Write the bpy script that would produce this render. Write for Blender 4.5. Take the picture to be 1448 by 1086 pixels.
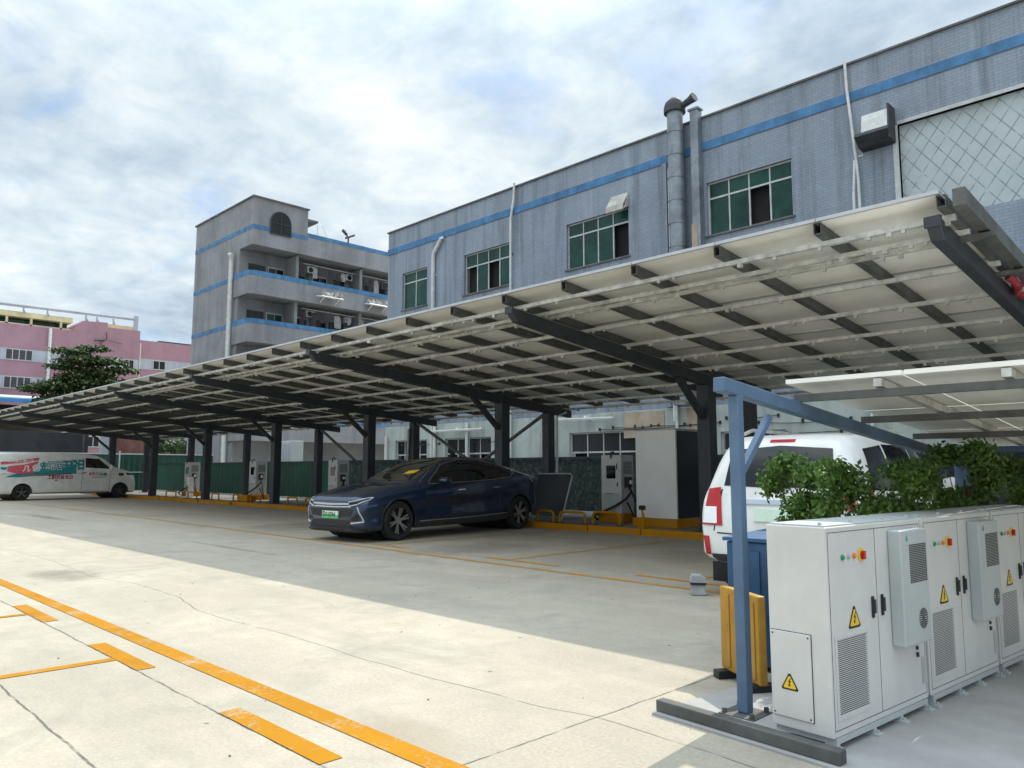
import bpy, bmesh, math, random
from mathutils import Vector, Matrix
from mathutils.bvhtree import BVHTree
R = math.radians
random.seed(7)
for o in list(bpy.data.objects): bpy.data.objects.remove(o)
SC = bpy.context.scene
COL = SC.collection

# ------------------------------------------------------------------ camera
cd = bpy.data.cameras.new('camera'); cam = bpy.data.objects.new('camera', cd); COL.objects.link(cam)
cd.sensor_fit = 'HORIZONTAL'; cd.sensor_width = 36.0; cd.lens = 36.0*1088/1448
cd.clip_start = 0.05; cd.clip_end = 3000
cam.location = (0, 0, 1.4)
cam.rotation_euler = (R(90+6.346), 0, R(45.334))
SC.camera = cam

# ------------------------------------------------------------------ world, sun, exposure
SUN = Vector((-0.08, 0.846, 1.0)).normalized()
sun_el = math.asin(SUN.z); sun_az = math.atan2(SUN.x, SUN.y)
w = bpy.data.worlds.new('World'); SC.world = w; w.use_nodes = True
nt = w.node_tree; N = nt.nodes; L = nt.links; N.clear()
def wn(t, **k):
    n = N.new(t)
    for a, b in k.items(): setattr(n, a, b)
    return n
out = wn('ShaderNodeOutputWorld'); bg = wn('ShaderNodeBackground'); bg.inputs[1].default_value = 0.1
L.new(bg.outputs[0], out.inputs[0])
sky = wn('ShaderNodeTexSky', sky_type='NISHITA'); sky.sun_disc = False
sky.sun_elevation = sun_el; sky.sun_rotation = sun_az
tc = wn('ShaderNodeTexCoord'); sep = wn('ShaderNodeSeparateXYZ'); L.new(tc.outputs['Generated'], sep.inputs[0])
def wmath(op, a, b=None, clamp=False):
    n = wn('ShaderNodeMath', operation=op); n.use_clamp = clamp
    for i, v in enumerate((a, b)):
        if v is None: continue
        if isinstance(v, (int, float)): n.inputs[i].default_value = v
        else: L.new(v, n.inputs[i])
    return n.outputs[0]
zz = wmath('ADD', wmath('MAXIMUM', sep.outputs[2], 0.0), 0.22)
px = wmath('DIVIDE', sep.outputs[0], zz); py = wmath('DIVIDE', sep.outputs[1], zz)
cmb = wn('ShaderNodeCombineXYZ'); L.new(px, cmb.inputs[0]); L.new(py, cmb.inputs[1])
def wnoise(scale, detail, rough, dist=0.0, off=(0, 0, 0)):
    mp = wn('ShaderNodeMapping'); mp.inputs['Location'].default_value = off; L.new(cmb.outputs[0], mp.inputs[0])
    n = wn('ShaderNodeTexNoise'); n.inputs['Scale'].default_value = scale; n.inputs['Detail'].default_value = detail
    n.inputs['Roughness'].default_value = rough; n.inputs['Distortion'].default_value = dist
    L.new(mp.outputs[0], n.inputs['Vector']); return n.outputs[0]
def wramp(fac, stops):
    r = wn('ShaderNodeValToRGB'); e = r.color_ramp.elements
    while len(e) < len(stops): e.new(0.5)
    for i, (p, c) in enumerate(stops): e[i].position = p; e[i].color = (*c, 1)
    L.new(fac, r.inputs[0]); return r.outputs[0]
cover = wramp(wnoise(3.2, 8, 0.55, 0.5, (4, 2, 0)), [(0.26, (0, 0, 0)), (0.46, (1, 1, 1))])
shade = wramp(wmath('ADD', wmath('MULTIPLY', wnoise(1.1, 5, 0.55, 0.2, (1.3, 0.4, 0)), 0.68), wmath('MULTIPLY', wnoise(7.5, 8, 0.6, 0.3), 0.32)),
              [(0.37, (2.5, 3.15, 3.85)), (0.48, (3.75, 4.35, 4.8)), (0.60, (5.3, 5.65, 5.75))])
mix = wn('ShaderNodeMix', data_type='RGBA')
haze = wn('ShaderNodeMix', data_type='RGBA'); haze.inputs[0].default_value = 0.45
L.new(sky.outputs[0], haze.inputs[6]); haze.inputs[7].default_value = (2.4, 3.5, 4.9, 1)
L.new(cover, mix.inputs[0]); L.new(haze.outputs[2], mix.inputs[6]); L.new(shade, mix.inputs[7])
# an overcast zenith is brighter than the horizon
zen = wn('ShaderNodeMapRange'); zen.interpolation_type = 'SMOOTHSTEP'; L.new(sep.outputs[2], zen.inputs[0])
for i_, v_ in ((1, 0.42), (2, 0.95), (3, 1.0), (4, 3.0)): zen.inputs[i_].default_value = v_
zmul = wn('ShaderNodeVectorMath', operation='SCALE'); L.new(mix.outputs[2], zmul.inputs[0]); L.new(zen.outputs[0], zmul.inputs['Scale'])
L.new(zmul.outputs[0], bg.inputs[0])

ld = bpy.data.lights.new('sun', 'SUN'); sun = bpy.data.objects.new('sun', ld); COL.objects.link(sun)
ld.energy = 2.4; ld.angle = R(0.5); ld.color = (1.0, 0.94, 0.82)
sun.rotation_euler = SUN.to_track_quat('Z', 'Y').to_euler(); sun.location = (0, 30, 40)
vs = SC.view_settings; vs.view_transform = 'Standard'; vs.look = 'None'; vs.gamma = 1; vs.use_curve_mapping = False
vs.exposure = 0.9
try: SC.cycles.max_bounces = 8
except Exception: pass

# ------------------------------------------------------------------ materials
class G:
    """tiny node-graph helper"""
    def __init__(s, name):
        s.m = bpy.data.materials.new(name); s.m.use_nodes = True
        s.t = s.m.node_tree; s.b = s.t.nodes['Principled BSDF']
        s.tc = s.t.nodes.new('ShaderNodeTexCoord')
    def n(s, t, **k):
        x = s.t.nodes.new(t)
        for a, b in k.items(): setattr(x, a, b)
        return x
    def put(s, sock, v):
        if isinstance(v, (int, float)): sock.default_value = v
        elif isinstance(v, tuple): sock.default_value = (*v, 1) if len(v) == 3 and sock.type == 'RGBA' else v
        else: s.t.links.new(v, sock)
    def math(s, op, a, b=0.0, clamp=False):
        x = s.n('ShaderNodeMath', operation=op); x.use_clamp = clamp; s.put(x.inputs[0], a); s.put(x.inputs[1], b); return x.outputs[0]
    def mapped(s, scale=(1, 1, 1), rot=(0, 0, 0), loc=(0, 0, 0)):
        x = s.n('ShaderNodeMapping'); x.inputs['Scale'].default_value = scale; x.inputs['Rotation'].default_value = rot; x.inputs['Location'].default_value = loc
        s.t.links.new(s.tc.outputs['Object'], x.inputs[0]); return x.outputs[0]
    def noise(s, scale, detail=4, rough=0.6, vec=None, dist=0.0):
        x = s.n('ShaderNodeTexNoise'); s.put(x.inputs['Scale'], scale); s.put(x.inputs['Detail'], detail); s.put(x.inputs['Roughness'], rough); s.put(x.inputs['Distortion'], dist)
        s.put(x.inputs['Vector'], vec if vec is not None else s.tc.outputs['Object']); return x.outputs[0]
    def ramp(s, f, a, b, ca=(0, 0, 0), cb=(1, 1, 1)):
        x = s.n('ShaderNodeValToRGB'); e = x.color_ramp.elements; e[0].position = a; e[1].position = b; e[0].color = (*ca, 1); e[1].color = (*cb, 1)
        s.put(x.inputs[0], f); return x.outputs[0]
    def mix(s, f, a, b, mode='MIX'):
        x = s.n('ShaderNodeMix', data_type='RGBA', blend_type=mode); s.put(x.inputs[0], f); s.put(x.inputs[6], a); s.put(x.inputs[7], b); return x.outputs[2]
    def bump(s, h, strength=0.3, dist=0.02):
        x = s.n('ShaderNodeBump'); x.inputs['Strength'].default_value = strength; x.inputs['Distance'].default_value = dist
        s.put(x.inputs['Height'], h); s.t.links.new(x.outputs[0], s.b.inputs['Normal'])
    def fin(s, col=None, rough=None, metal=None, **k):
        if col is not None: s.put(s.b.inputs['Base Color'], col)
        if rough is not None: s.put(s.b.inputs['Roughness'], rough)
        if metal is not None: s.put(s.b.inputs['Metallic'], metal)
        for a, b in k.items(): s.put(s.b.inputs[a.replace('_', ' ')], b)
        return s.m
def sc3(c, f): return tuple(x*f for x in c)
def mk(name, col, rough=0.6, metal=0.0, var=0.18, scale=6.0, bump=0.0, streak=0.0, sscale=2.2, **k):
    g = G(name)
    c = g.mix(g.ramp(g.noise(scale, 7, 0.68), 0.38, 0.62), sc3(col, 1-var), sc3(col, 1+var*0.6))
    if streak:
        f = g.ramp(g.noise(1.0, 5, 0.7, g.mapped((sscale, sscale, sscale*0.055))), 0.48, 0.64)
        c = g.mix(g.math('MULTIPLY', f, streak), c, sc3(col, 0.35))
    if bump: g.bump(g.noise(scale*6, 5, 0.7), bump, 0.01)
    r = g.math('ADD', g.math('MULTIPLY', g.noise(scale*1.7, 3), 0.16), rough-0.08)
    return g.fin(c, r, metal, **k)

M = {}
M['steel_dark'] = mk('dark_grey_painted_steel', (0.032, 0.038, 0.048), 0.5, 0.0, 0.25, 3)
M['galv'] = mk('galvanised_steel', (0.58, 0.58, 0.55), 0.5, 0.35, 0.3, 5)
M['galv_dark'] = mk('shade_darkened_steel', (0.10, 0.105, 0.10), 0.55, 0.25, 0.3, 4)  # darker copy of the galvanised steel, with the rafters' shade in its colour
M['panel_back'] = mk('solar_panel_backsheet', (0.88, 0.865, 0.81), 0.45, 0.0, 0.07, 2.5)
M['panel_frame'] = mk('anodised_aluminium', (0.55, 0.56, 0.57), 0.35, 0.6, 0.1, 5)
M['cells'] = mk('solar_cells', (0.01, 0.015, 0.04), 0.15, 0.0, 0.2, 3)
M['stripe'] = mk('blue_band_paint', (0.06, 0.19, 0.375), 0.65, 0, 0.3, 1.4, 0.05, 0.45)
M['pvc'] = mk('white_pvc_pipe', (0.62, 0.63, 0.62), 0.45, 0, 0.15, 3)
M['duct'] = mk('duct_sheet_metal', (0.25, 0.28, 0.31), 0.4, 0.5, 0.3, 1.6)
M['dark_cap'] = mk('dark_metal', (0.05, 0.055, 0.06), 0.7, 0.1, 0.3, 3)
M['alu'] = mk('aluminium_window_frame', (0.48, 0.50, 0.50), 0.45, 0.2, 0.15, 4)
M['glass_green'] = mk('green_tinted_glass', (0.010, 0.055, 0.045), 0.2, 0, 0.45, 0.8, Specular_IOR_Level=0.3)
M['glass_dark'] = mk('dark_window_glass', (0.012, 0.016, 0.018), 0.2, 0, 0.3, 0.8, Specular_IOR_Level=0.3)
M['canvas'] = mk('weathered_canvas', (0.46, 0.45, 0.40), 0.8, 0, 0.25, 3)
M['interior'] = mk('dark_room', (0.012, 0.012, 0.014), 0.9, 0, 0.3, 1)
M['conc_wall'] = mk('grey_dorm_render', (0.24, 0.25, 0.268), 0.85, 0, 0.2, 0.35, 0.1, 0.32, sscale=0.9)
M['conc_edge'] = mk('stained_concrete_trim', (0.13, 0.13, 0.13), 0.9, 0, 0.35, 1.2)
M['pink'] = mk('pink_render', (0.37, 0.21, 0.255), 0.85, 0, 0.12, 0.25, 0.1, 0.14, sscale=0.6)
M['pinkband'] = mk('pale_grey_band', (0.40, 0.42, 0.46), 0.8, 0, 0.12, 0.4, 0, 0.2)
M['cream'] = mk('cream_fascia', (0.68, 0.60, 0.36), 0.7, 0, 0.2, 0.6)
M['white_paint'] = mk('white_enamel', (0.82, 0.825, 0.81), 0.35, 0, 0.05, 2.0)
M['cab_white'] = mk('offwhite_powder_coat', (0.585, 0.59, 0.575), 0.42, 0, 0.08, 1.4, 0.02, 0.06, sscale=5.0)
M['cab_grey'] = mk('light_grey_powder_coat', (0.42, 0.455, 0.46), 0.45, 0, 0.07, 2)
M['cab_side'] = mk('dark_blue_grey_sheet', (0.022, 0.03, 0.042), 0.45, 0, 0.25, 1.5)
M['yellow'] = None
M['black'] = mk('black_plastic', (0.012, 0.012, 0.013), 0.5, 0, 0.2, 8)
M['rubber'] = mk('tyre_rubber', (0.016, 0.016, 0.017), 0.8, 0, 0.25, 10, 0.2)
M['blue_post'] = mk('blue_grey_painted_steel', (0.085, 0.15, 0.25), 0.45, 0, 0.2, 2)
M['blue_box'] = mk('blue_corrugated_steel', (0.018, 0.085, 0.20), 0.5, 0, 0.3, 2, 0.05)
M['ochre'] = mk('ochre_barrier_plastic', (0.40, 0.21, 0.02), 0.55, 0, 0.22, 3)
M['grey_box'] = mk('grey_bin_plastic', (0.36, 0.38, 0.39), 0.5, 0, 0.15, 8)
M['red'] = mk('red_plastic', (0.45, 0.015, 0.02), 0.25, 0, 0.15, 5)
M['red_cloth'] = mk('dark_red_cloth', (0.30, 0.03, 0.05), 0.8, 0, 0.3, 12)
M['teal'] = mk('teal_vinyl', (0.02, 0.26, 0.28), 0.45, 0, 0.1, 5)
M['pinkvinyl'] = mk('coral_vinyl', (0.62, 0.10, 0.14), 0.45, 0, 0.1, 5)
M['white_vinyl'] = mk('white_vinyl', (0.72, 0.74, 0.74), 0.45, 0, 0.05, 5)
M['darkred'] = mk('maroon_vinyl', (0.30, 0.03, 0.06), 0.5, 0, 0.1, 5)
M['greenv'] = mk('bright_green_plate', (0.10, 0.52, 0.17), 0.45, 0, 0.15, 9)
M['platewhite'] = mk('plate_white', (0.62, 0.76, 0.62), 0.45, 0, 0.05, 9)
M['sign_yellow'] = mk('warning_yellow', (0.75, 0.50, 0.02), 0.45, 0, 0.06, 9)
M['orange'] = mk('orange_knob', (0.75, 0.22, 0.01), 0.4, 0, 0.1, 9)
M['green_led'] = mk('green_button', (0.02, 0.30, 0.14), 0.35, 0, 0.1, 9)
M['bark'] = mk('bark', (0.13, 0.095, 0.065), 0.9, 0, 0.35, 6, 0.4)
M['pad'] = mk('pale_pad_concrete', (0.33, 0.33, 0.325), 0.9, 0, 0.12, 2.0, 0.1)
M['island'] = mk('island_concrete', (0.22, 0.22, 0.21), 0.9, 0, 0.25, 1.5, 0.15)
M['fabric_dark'] = mk('dark_tarpaulin', (0.03, 0.032, 0.036), 0.75, 0, 0.3, 0.8)
M['blue_roof'] = mk('blue_metal_roof', (0.04, 0.22, 0.52), 0.5, 0, 0.2, 0.6)
M['pale_roof'] = mk('pale_roof_sheet', (0.48, 0.56, 0.64), 0.5, 0, 0.15, 0.5)
M['chrome'] = mk('bright_chrome', (0.75, 0.76, 0.78), 0.12, 1.0, 0.05, 5)
M['lamp_clear'] = mk('clear_lamp_lens', (0.50, 0.53, 0.56), 0.2, 0, 0.1, 9)
M['spoke'] = mk('machined_alloy', (0.40, 0.41, 0.42), 0.3, 0.7, 0.2, 5)
M['brick_red'] = mk('terracotta_wall', (0.24, 0.11, 0.09), 0.9, 0, 0.35, 0.7)
M['screen'] = mk('black_screen', (0.008, 0.009, 0.012), 0.08, 0, 0.2, 5)
M['led_white'] = mk('lamp_diffuser', (0.85, 0.87, 0.88), 0.3, 0, 0.03, 5)
M['lowwall'] = mk('pale_green_plaster', (0.40, 0.44, 0.42), 0.85, 0, 0.16, 0.9, 0.1, 0.4)
M['beige'] = mk('beige_patch_plaster', (0.40, 0.33, 0.25), 0.9, 0, 0.2, 1.2)
M['laundry'] = mk('pale_laundry_cloth', (0.42, 0.41, 0.40), 0.9, 0, 0.25, 9)
M['laundry_dark'] = mk('dark_laundry_cloth', (0.07, 0.06, 0.07), 0.9, 0, 0.4, 9)

def paint(name, col, coat=1.0, rough=0.3, metal=0.35):
    g = G(name)
    c = g.mix(g.ramp(g.noise(3.0, 5), 0.3, 0.7), sc3(col, 0.88), sc3(col, 1.08))
    dust = g.ramp(g.noise(9, 7, 0.7), 0.45, 0.85)
    c = g.mix(g.math('MULTIPLY', dust, 0.06), c, (0.25, 0.23, 0.2))
    return g.fin(c, g.math('ADD', g.math('MULTIPLY', dust, 0.12), rough), metal, Coat_Weight=coat, Coat_Roughness=0.04)
M['navy'] = paint('navy_car_paint', (0.004, 0.023, 0.068), 1.0, 0.32, 0.5)
M['carwhite'] = paint('white_car_paint', (0.78, 0.785, 0.765), 0.6, 0.4, 0.0)
M['cladding'] = mk('grey_cladding_plastic', (0.03, 0.032, 0.034), 0.5, 0, 0.2, 8)
M['carglass'] = mk('tinted_car_glass', (0.009, 0.011, 0.012), 0.03, 0, 0.2, 2, Specular_IOR_Level=0.6)
M['windscreen'] = mk('windscreen_glass', (0.02, 0.024, 0.02), 0.03, 0, 0.3, 2, Specular_IOR_Level=0.7)

def yellow_paint(name, col, worn, under=(0.34, 0.31, 0.24)):
    g = G(name)
    f = g.ramp(g.math('ADD', g.math('MULTIPLY', g.noise(3.0, 8, 0.7), 0.6), g.math('MULTIPLY', g.noise(34.0, 4, 0.7), 0.4)), 0.61-worn, 0.71-worn)
    c = g.mix(g.ramp(g.noise(1.3, 4), 0.3, 0.7), sc3(col, 0.85), col)
    c = g.mix(g.math('MULTIPLY', f, 0.75), c, under)
    rub = g.ramp(g.noise(1.0, 6, 0.7, g.mapped((0.9, 2.4, 1), (0, 0, 0.5))), 0.50, 0.68); c = g.mix(g.math('MULTIPLY', rub, 0.35), c, sc3(col, 0.45))
    g.bump(g.noise(90, 3), 0.1, 0.004)
    return g.fin(c, 0.75, None, Specular_IOR_Level=0.15)
M['line_yellow'] = yellow_paint('road_yellow', (0.40, 0.178, 0.004), 0.085)
M['line_worn'] = yellow_paint('worn_road_yellow', (0.52, 0.25, 0.02), 0.14, (0.30, 0.28, 0.24))
M['yellow'] = yellow_paint('kerb_yellow', (0.52, 0.225, 0.008), 0.07, (0.25, 0.22, 0.17))
M['yellow_metal'] = yellow_paint('hoop_yellow', (0.55, 0.25, 0.008), 0.0, (0.2, 0.15, 0.1))

# tiled factory wall (world-aligned: built in wall coordinates x,z)
def tile_wall():
    g = G('blue_grey_mosaic_tile')
    sx = g.n('ShaderNodeSeparateXYZ'); g.t.links.new(g.tc.outputs['Object'], sx.inputs[0])
    cb = g.n('ShaderNodeCombineXYZ'); g.put(cb.inputs[0], g.math('ADD', sx.outputs[0], sx.outputs[1])); g.put(cb.inputs[1], sx.outputs[2])
    b = g.n('ShaderNodeTexBrick'); g.t.links.new(cb.outputs[0], b.inputs['Vector'])
    b.inputs['Scale'].default_value = 1.0; b.inputs['Brick Width'].default_value = 0.21; b.inputs['Row Height'].default_value = 0.085
    b.inputs['Mortar Size'].default_value = 0.011; b.inputs['Mortar Smooth'].default_value = 0.2; b.inputs['Bias'].default_value = -0.1
    b.inputs['Color1'].default_value = (0.235, 0.28, 0.345, 1); b.inputs['Color2'].default_value = (0.28, 0.33, 0.40, 1); b.inputs['Mortar'].default_value = (0.18, 0.215, 0.27, 1)
    big = g.ramp(g.noise(0.35, 7, 0.68), 0.39, 0.61)
    c = g.mix(big, g.mix(0.22, b.outputs[0], (0.09, 0.11, 0.145)), g.mix(0.22, b.outputs[0], (0.27, 0.32, 0.39)))
    st = g.ramp(g.noise(1.0, 6, 0.72, g.mapped((1.9, 1.9, 0.10))), 0.49, 0.66)
    c = g.mix(g.math('MULTIPLY', st, 0.55), c, (0.065, 0.075, 0.09))
    st2 = g.ramp(g.noise(1.0, 5, 0.7, g.mapped((0.8, 0.8, 0.05), loc=(5, 3, 1))), 0.54, 0.68)
    c = g.mix(g.math('MULTIPLY', st2, 0.35), c, (0.42, 0.47, 0.54))
    g.bump(b.outputs['Fac'], -0.3, 0.01)
    return g.fin(c, 0.5)
M['tile'] = tile_wall()

def ground_mat():
    g = G('weathered_lot_concrete')
    sx = g.n('ShaderNodeSeparateXYZ'); g.t.links.new(g.tc.outputs['Object'], sx.inputs[0])
    X, Y = sx.outputs[0], sx.outputs[1]
    base = g.mix(g.ramp(g.noise(0.45, 8, 0.66), 0.38, 0.62), (0.300, 0.266, 0.208), (0.408, 0.364, 0.290))
    mid = g.ramp(g.noise(2.6, 10, 0.78, dist=0.5), 0.43, 0.60); base = g.mix(g.math('MULTIPLY', mid, 0.62), base, (0.285, 0.258, 0.205))
    fine = g.ramp(g.noise(42, 6, 0.8), 0.40, 0.62)
    base = g.mix(g.math('MULTIPLY', fine, 0.42), base, (0.50, 0.455, 0.37))
    grit = g.ramp(g.noise(75, 6, 0.9), 0.53, 0.63); base = g.mix(g.math('MULTIPLY', grit, 0.5), base, (0.17, 0.15, 0.12))
    sm = g.ramp(g.noise(0.9, 8, 0.72, dist=0.6), 0.50, 0.68); base = g.mix(g.math('MULTIPLY', sm, 0.6), base, (0.235, 0.22, 0.18))
    # tyre-rub drift along the lane
    dr = g.ramp(g.noise(1.0, 5, 0.65, g.mapped((0.22, 1.5, 1))), 0.48, 0.64); base = g.mix(g.math('MULTIPLY', dr, 0.35), base, (0.25, 0.23, 0.19))
    sp = g.n('ShaderNodeTexVoronoi'); sp.inputs['Scale'].default_value = 2.3; g.t.links.new(g.tc.outputs['Object'], sp.inputs['Vector'])
    spots = g.ramp(sp.outputs['Distance'], 0.02, 0.05, (1, 1, 1), (0, 0, 0)); base = g.mix(g.math('MULTIPLY', spots, 0.8), base, (0.06, 0.055, 0.05))
    # oil patch
    def blob(cx, cy, rx, ry, amt, base, col=(0.12, 0.105, 0.085)):
        dx = g.math('DIVIDE', g.math('SUBTRACT', X, cx), rx); dy = g.math('DIVIDE', g.math('SUBTRACT', Y, cy), ry)
        d = g.math('ADD', g.math('MULTIPLY', dx, dx), g.math('MULTIPLY', dy, dy))
        d = g.math('ADD', d, g.math('MULTIPLY', g.noise(2.2, 7, 0.75), 2.6))
        return g.mix(g.math('MULTIPLY', g.ramp(g.math('MULTIPLY', d, 0.3), 0.40, 0.68, (1, 1, 1), (0, 0, 0)), amt), base, col)
    base = blob(-11.7, 3.1, 0.9, 0.45, 0.6, base); base = blob(-3.5, 2.6, 0.5, 0.25, 0.4, base, (0.25, 0.20, 0.13)); base = blob(-10.4, 9.4, 1.0, 1.6, 0.45, base)
    base = blob(-17.5, 10.5, 1.6, 2.2, 0.4, base); base = blob(-13.5, 6.3, 2.2, 0.12, 0.5, base); base = blob(-26, 6.4, 2.6, 0.25, 0.6, base); base = blob(-7.0, 11.2, 1.0, 1.4, 0.35, base)
    # saw-cut joints and wandering cracks
    wob = g.math('MULTIPLY', g.math('SUBTRACT', g.noise(3.0, 5, 0.6), 0.5), 0.05)
    wob2 = g.math('MULTIPLY', g.math('SUBTRACT', g.noise(0.42, 2.5, 0.5), 0.5), 0.75)
    def line(coord, pos, w, wobble, base, amt=0.8):
        d = g.math('ABSOLUTE', g.math('SUBTRACT', g.math('ADD', coord, wobble), pos))
        f = g.ramp(g.math('DIVIDE', d, w), 0.5, 1.0, (1, 1, 1), (0, 0, 0))
        br = g.ramp(g.noise(5.0, 3), 0.28, 0.48)
        return g.mix(g.math('MULTIPLY', g.math('MULTIPLY', f, amt), br), base, (0.055, 0.05, 0.045))
    for y in (2.05, 1.28, 12.2): base = line(Y, y, 0.010, wob, base)
    base = line(Y, 3.42, 0.008, wob2, base, 0.75)
    for x in (-2.9, 2.1, -13.0, -23.0, -33.0): base = line(X, x, 0.009, wob, base)
    h = g.math('ADD', g.math('MULTIPLY', g.noise(120, 4, 0.7), 0.5), g.noise(14, 5))
    g.bump(h, 0.25, 0.006)
    return g.fin(base, 0.88)
M['ground'] = ground_mat()

def corrug(name, col, scale, rust=0.3, axis=0):
    g = G(name)
    c = g.mix(g.ramp(g.noise(0.8, 6, 0.7), 0.3, 0.7), sc3(col, 0.6), sc3(col, 1.25))
    st = g.ramp(g.noise(1.0, 5, 0.7, g.mapped((3, 3, 0.2))), 0.55, 0.8)
    c = g.mix(g.math('MULTIPLY', st, rust), c, sc3(col, 0.35))
    return g.fin(c, 0.55)
M['green_sheet'] = corrug('green_fence_sheet', (0.008, 0.062, 0.036), 1)
def netting():
    g = G('dark_mottled_netting')
    v = g.n('ShaderNodeTexVoronoi'); v.inputs['Scale'].default_value = 9.0; v.feature = 'DISTANCE_TO_EDGE'; g.t.links.new(g.tc.outputs['Object'], v.inputs['Vector'])
    f = g.ramp(g.noise(7, 6, 0.75), 0.48, 0.66)
    c = g.mix(f, (0.012, 0.022, 0.022), (0.11, 0.13, 0.12))
    c = g.mix(g.ramp(v.outputs['Distance'], 0.0, 0.06, (0.6, 0.6, 0.6), (0, 0, 0)), c, (0.03, 0.05, 0.045))
    c = g.mix(g.math('MULTIPLY', g.ramp(g.noise(0.7, 4), 0.45, 0.7), 0.7), c, (0.008, 0.045, 0.03))
    return g.fin(c, 0.7)
M['netting'] = netting()
def leafmat(name, a, b):
    g = G(name)
    geo = g.n('ShaderNodeNewGeometry'); rnd = geo.outputs['Random Per Island']
    c = g.mix(g.ramp(rnd, 0.0, 1.0), a, b)
    c = g.mix(g.ramp(g.noise(0.9, 4), 0.35, 0.65), c, sc3(b, 0.75))
    m = g.fin(c, 0.55); g.put(g.b.inputs['Transmission Weight'], 0.0)
    tr = g.n('ShaderNodeBsdfTranslucent'); g.put(tr.inputs[0], c); ms = g.n('ShaderNodeMixShader'); ms.inputs[0].default_value = 0.25
    g.t.links.new(g.b.outputs[0], ms.inputs[1]); g.t.links.new(tr.outputs[0], ms.inputs[2])
    g.t.links.new(ms.outputs[0], g.t.nodes['Material Output'].inputs[0]); return m
M['leaf_dark'] = leafmat('dark_tree_leaves', (0.018, 0.045, 0.014), (0.07, 0.115, 0.028))
M['leaf_mid'] = leafmat('fresh_green_leaves', (0.03, 0.085, 0.015), (0.14, 0.25, 0.04))
M['leaf_bush'] = leafmat('bush_leaves', (0.02, 0.05, 0.015), (0.06, 0.11, 0.03))
def grille():
    g = G('perforated_grille')
    b = g.n('ShaderNodeTexBrick'); g.t.links.new(g.mapped((1, 1, 1), (0, 0, 0)), b.inputs['Vector'])
    return g.fin((0.3, 0.3, 0.3), 0.5)

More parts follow.
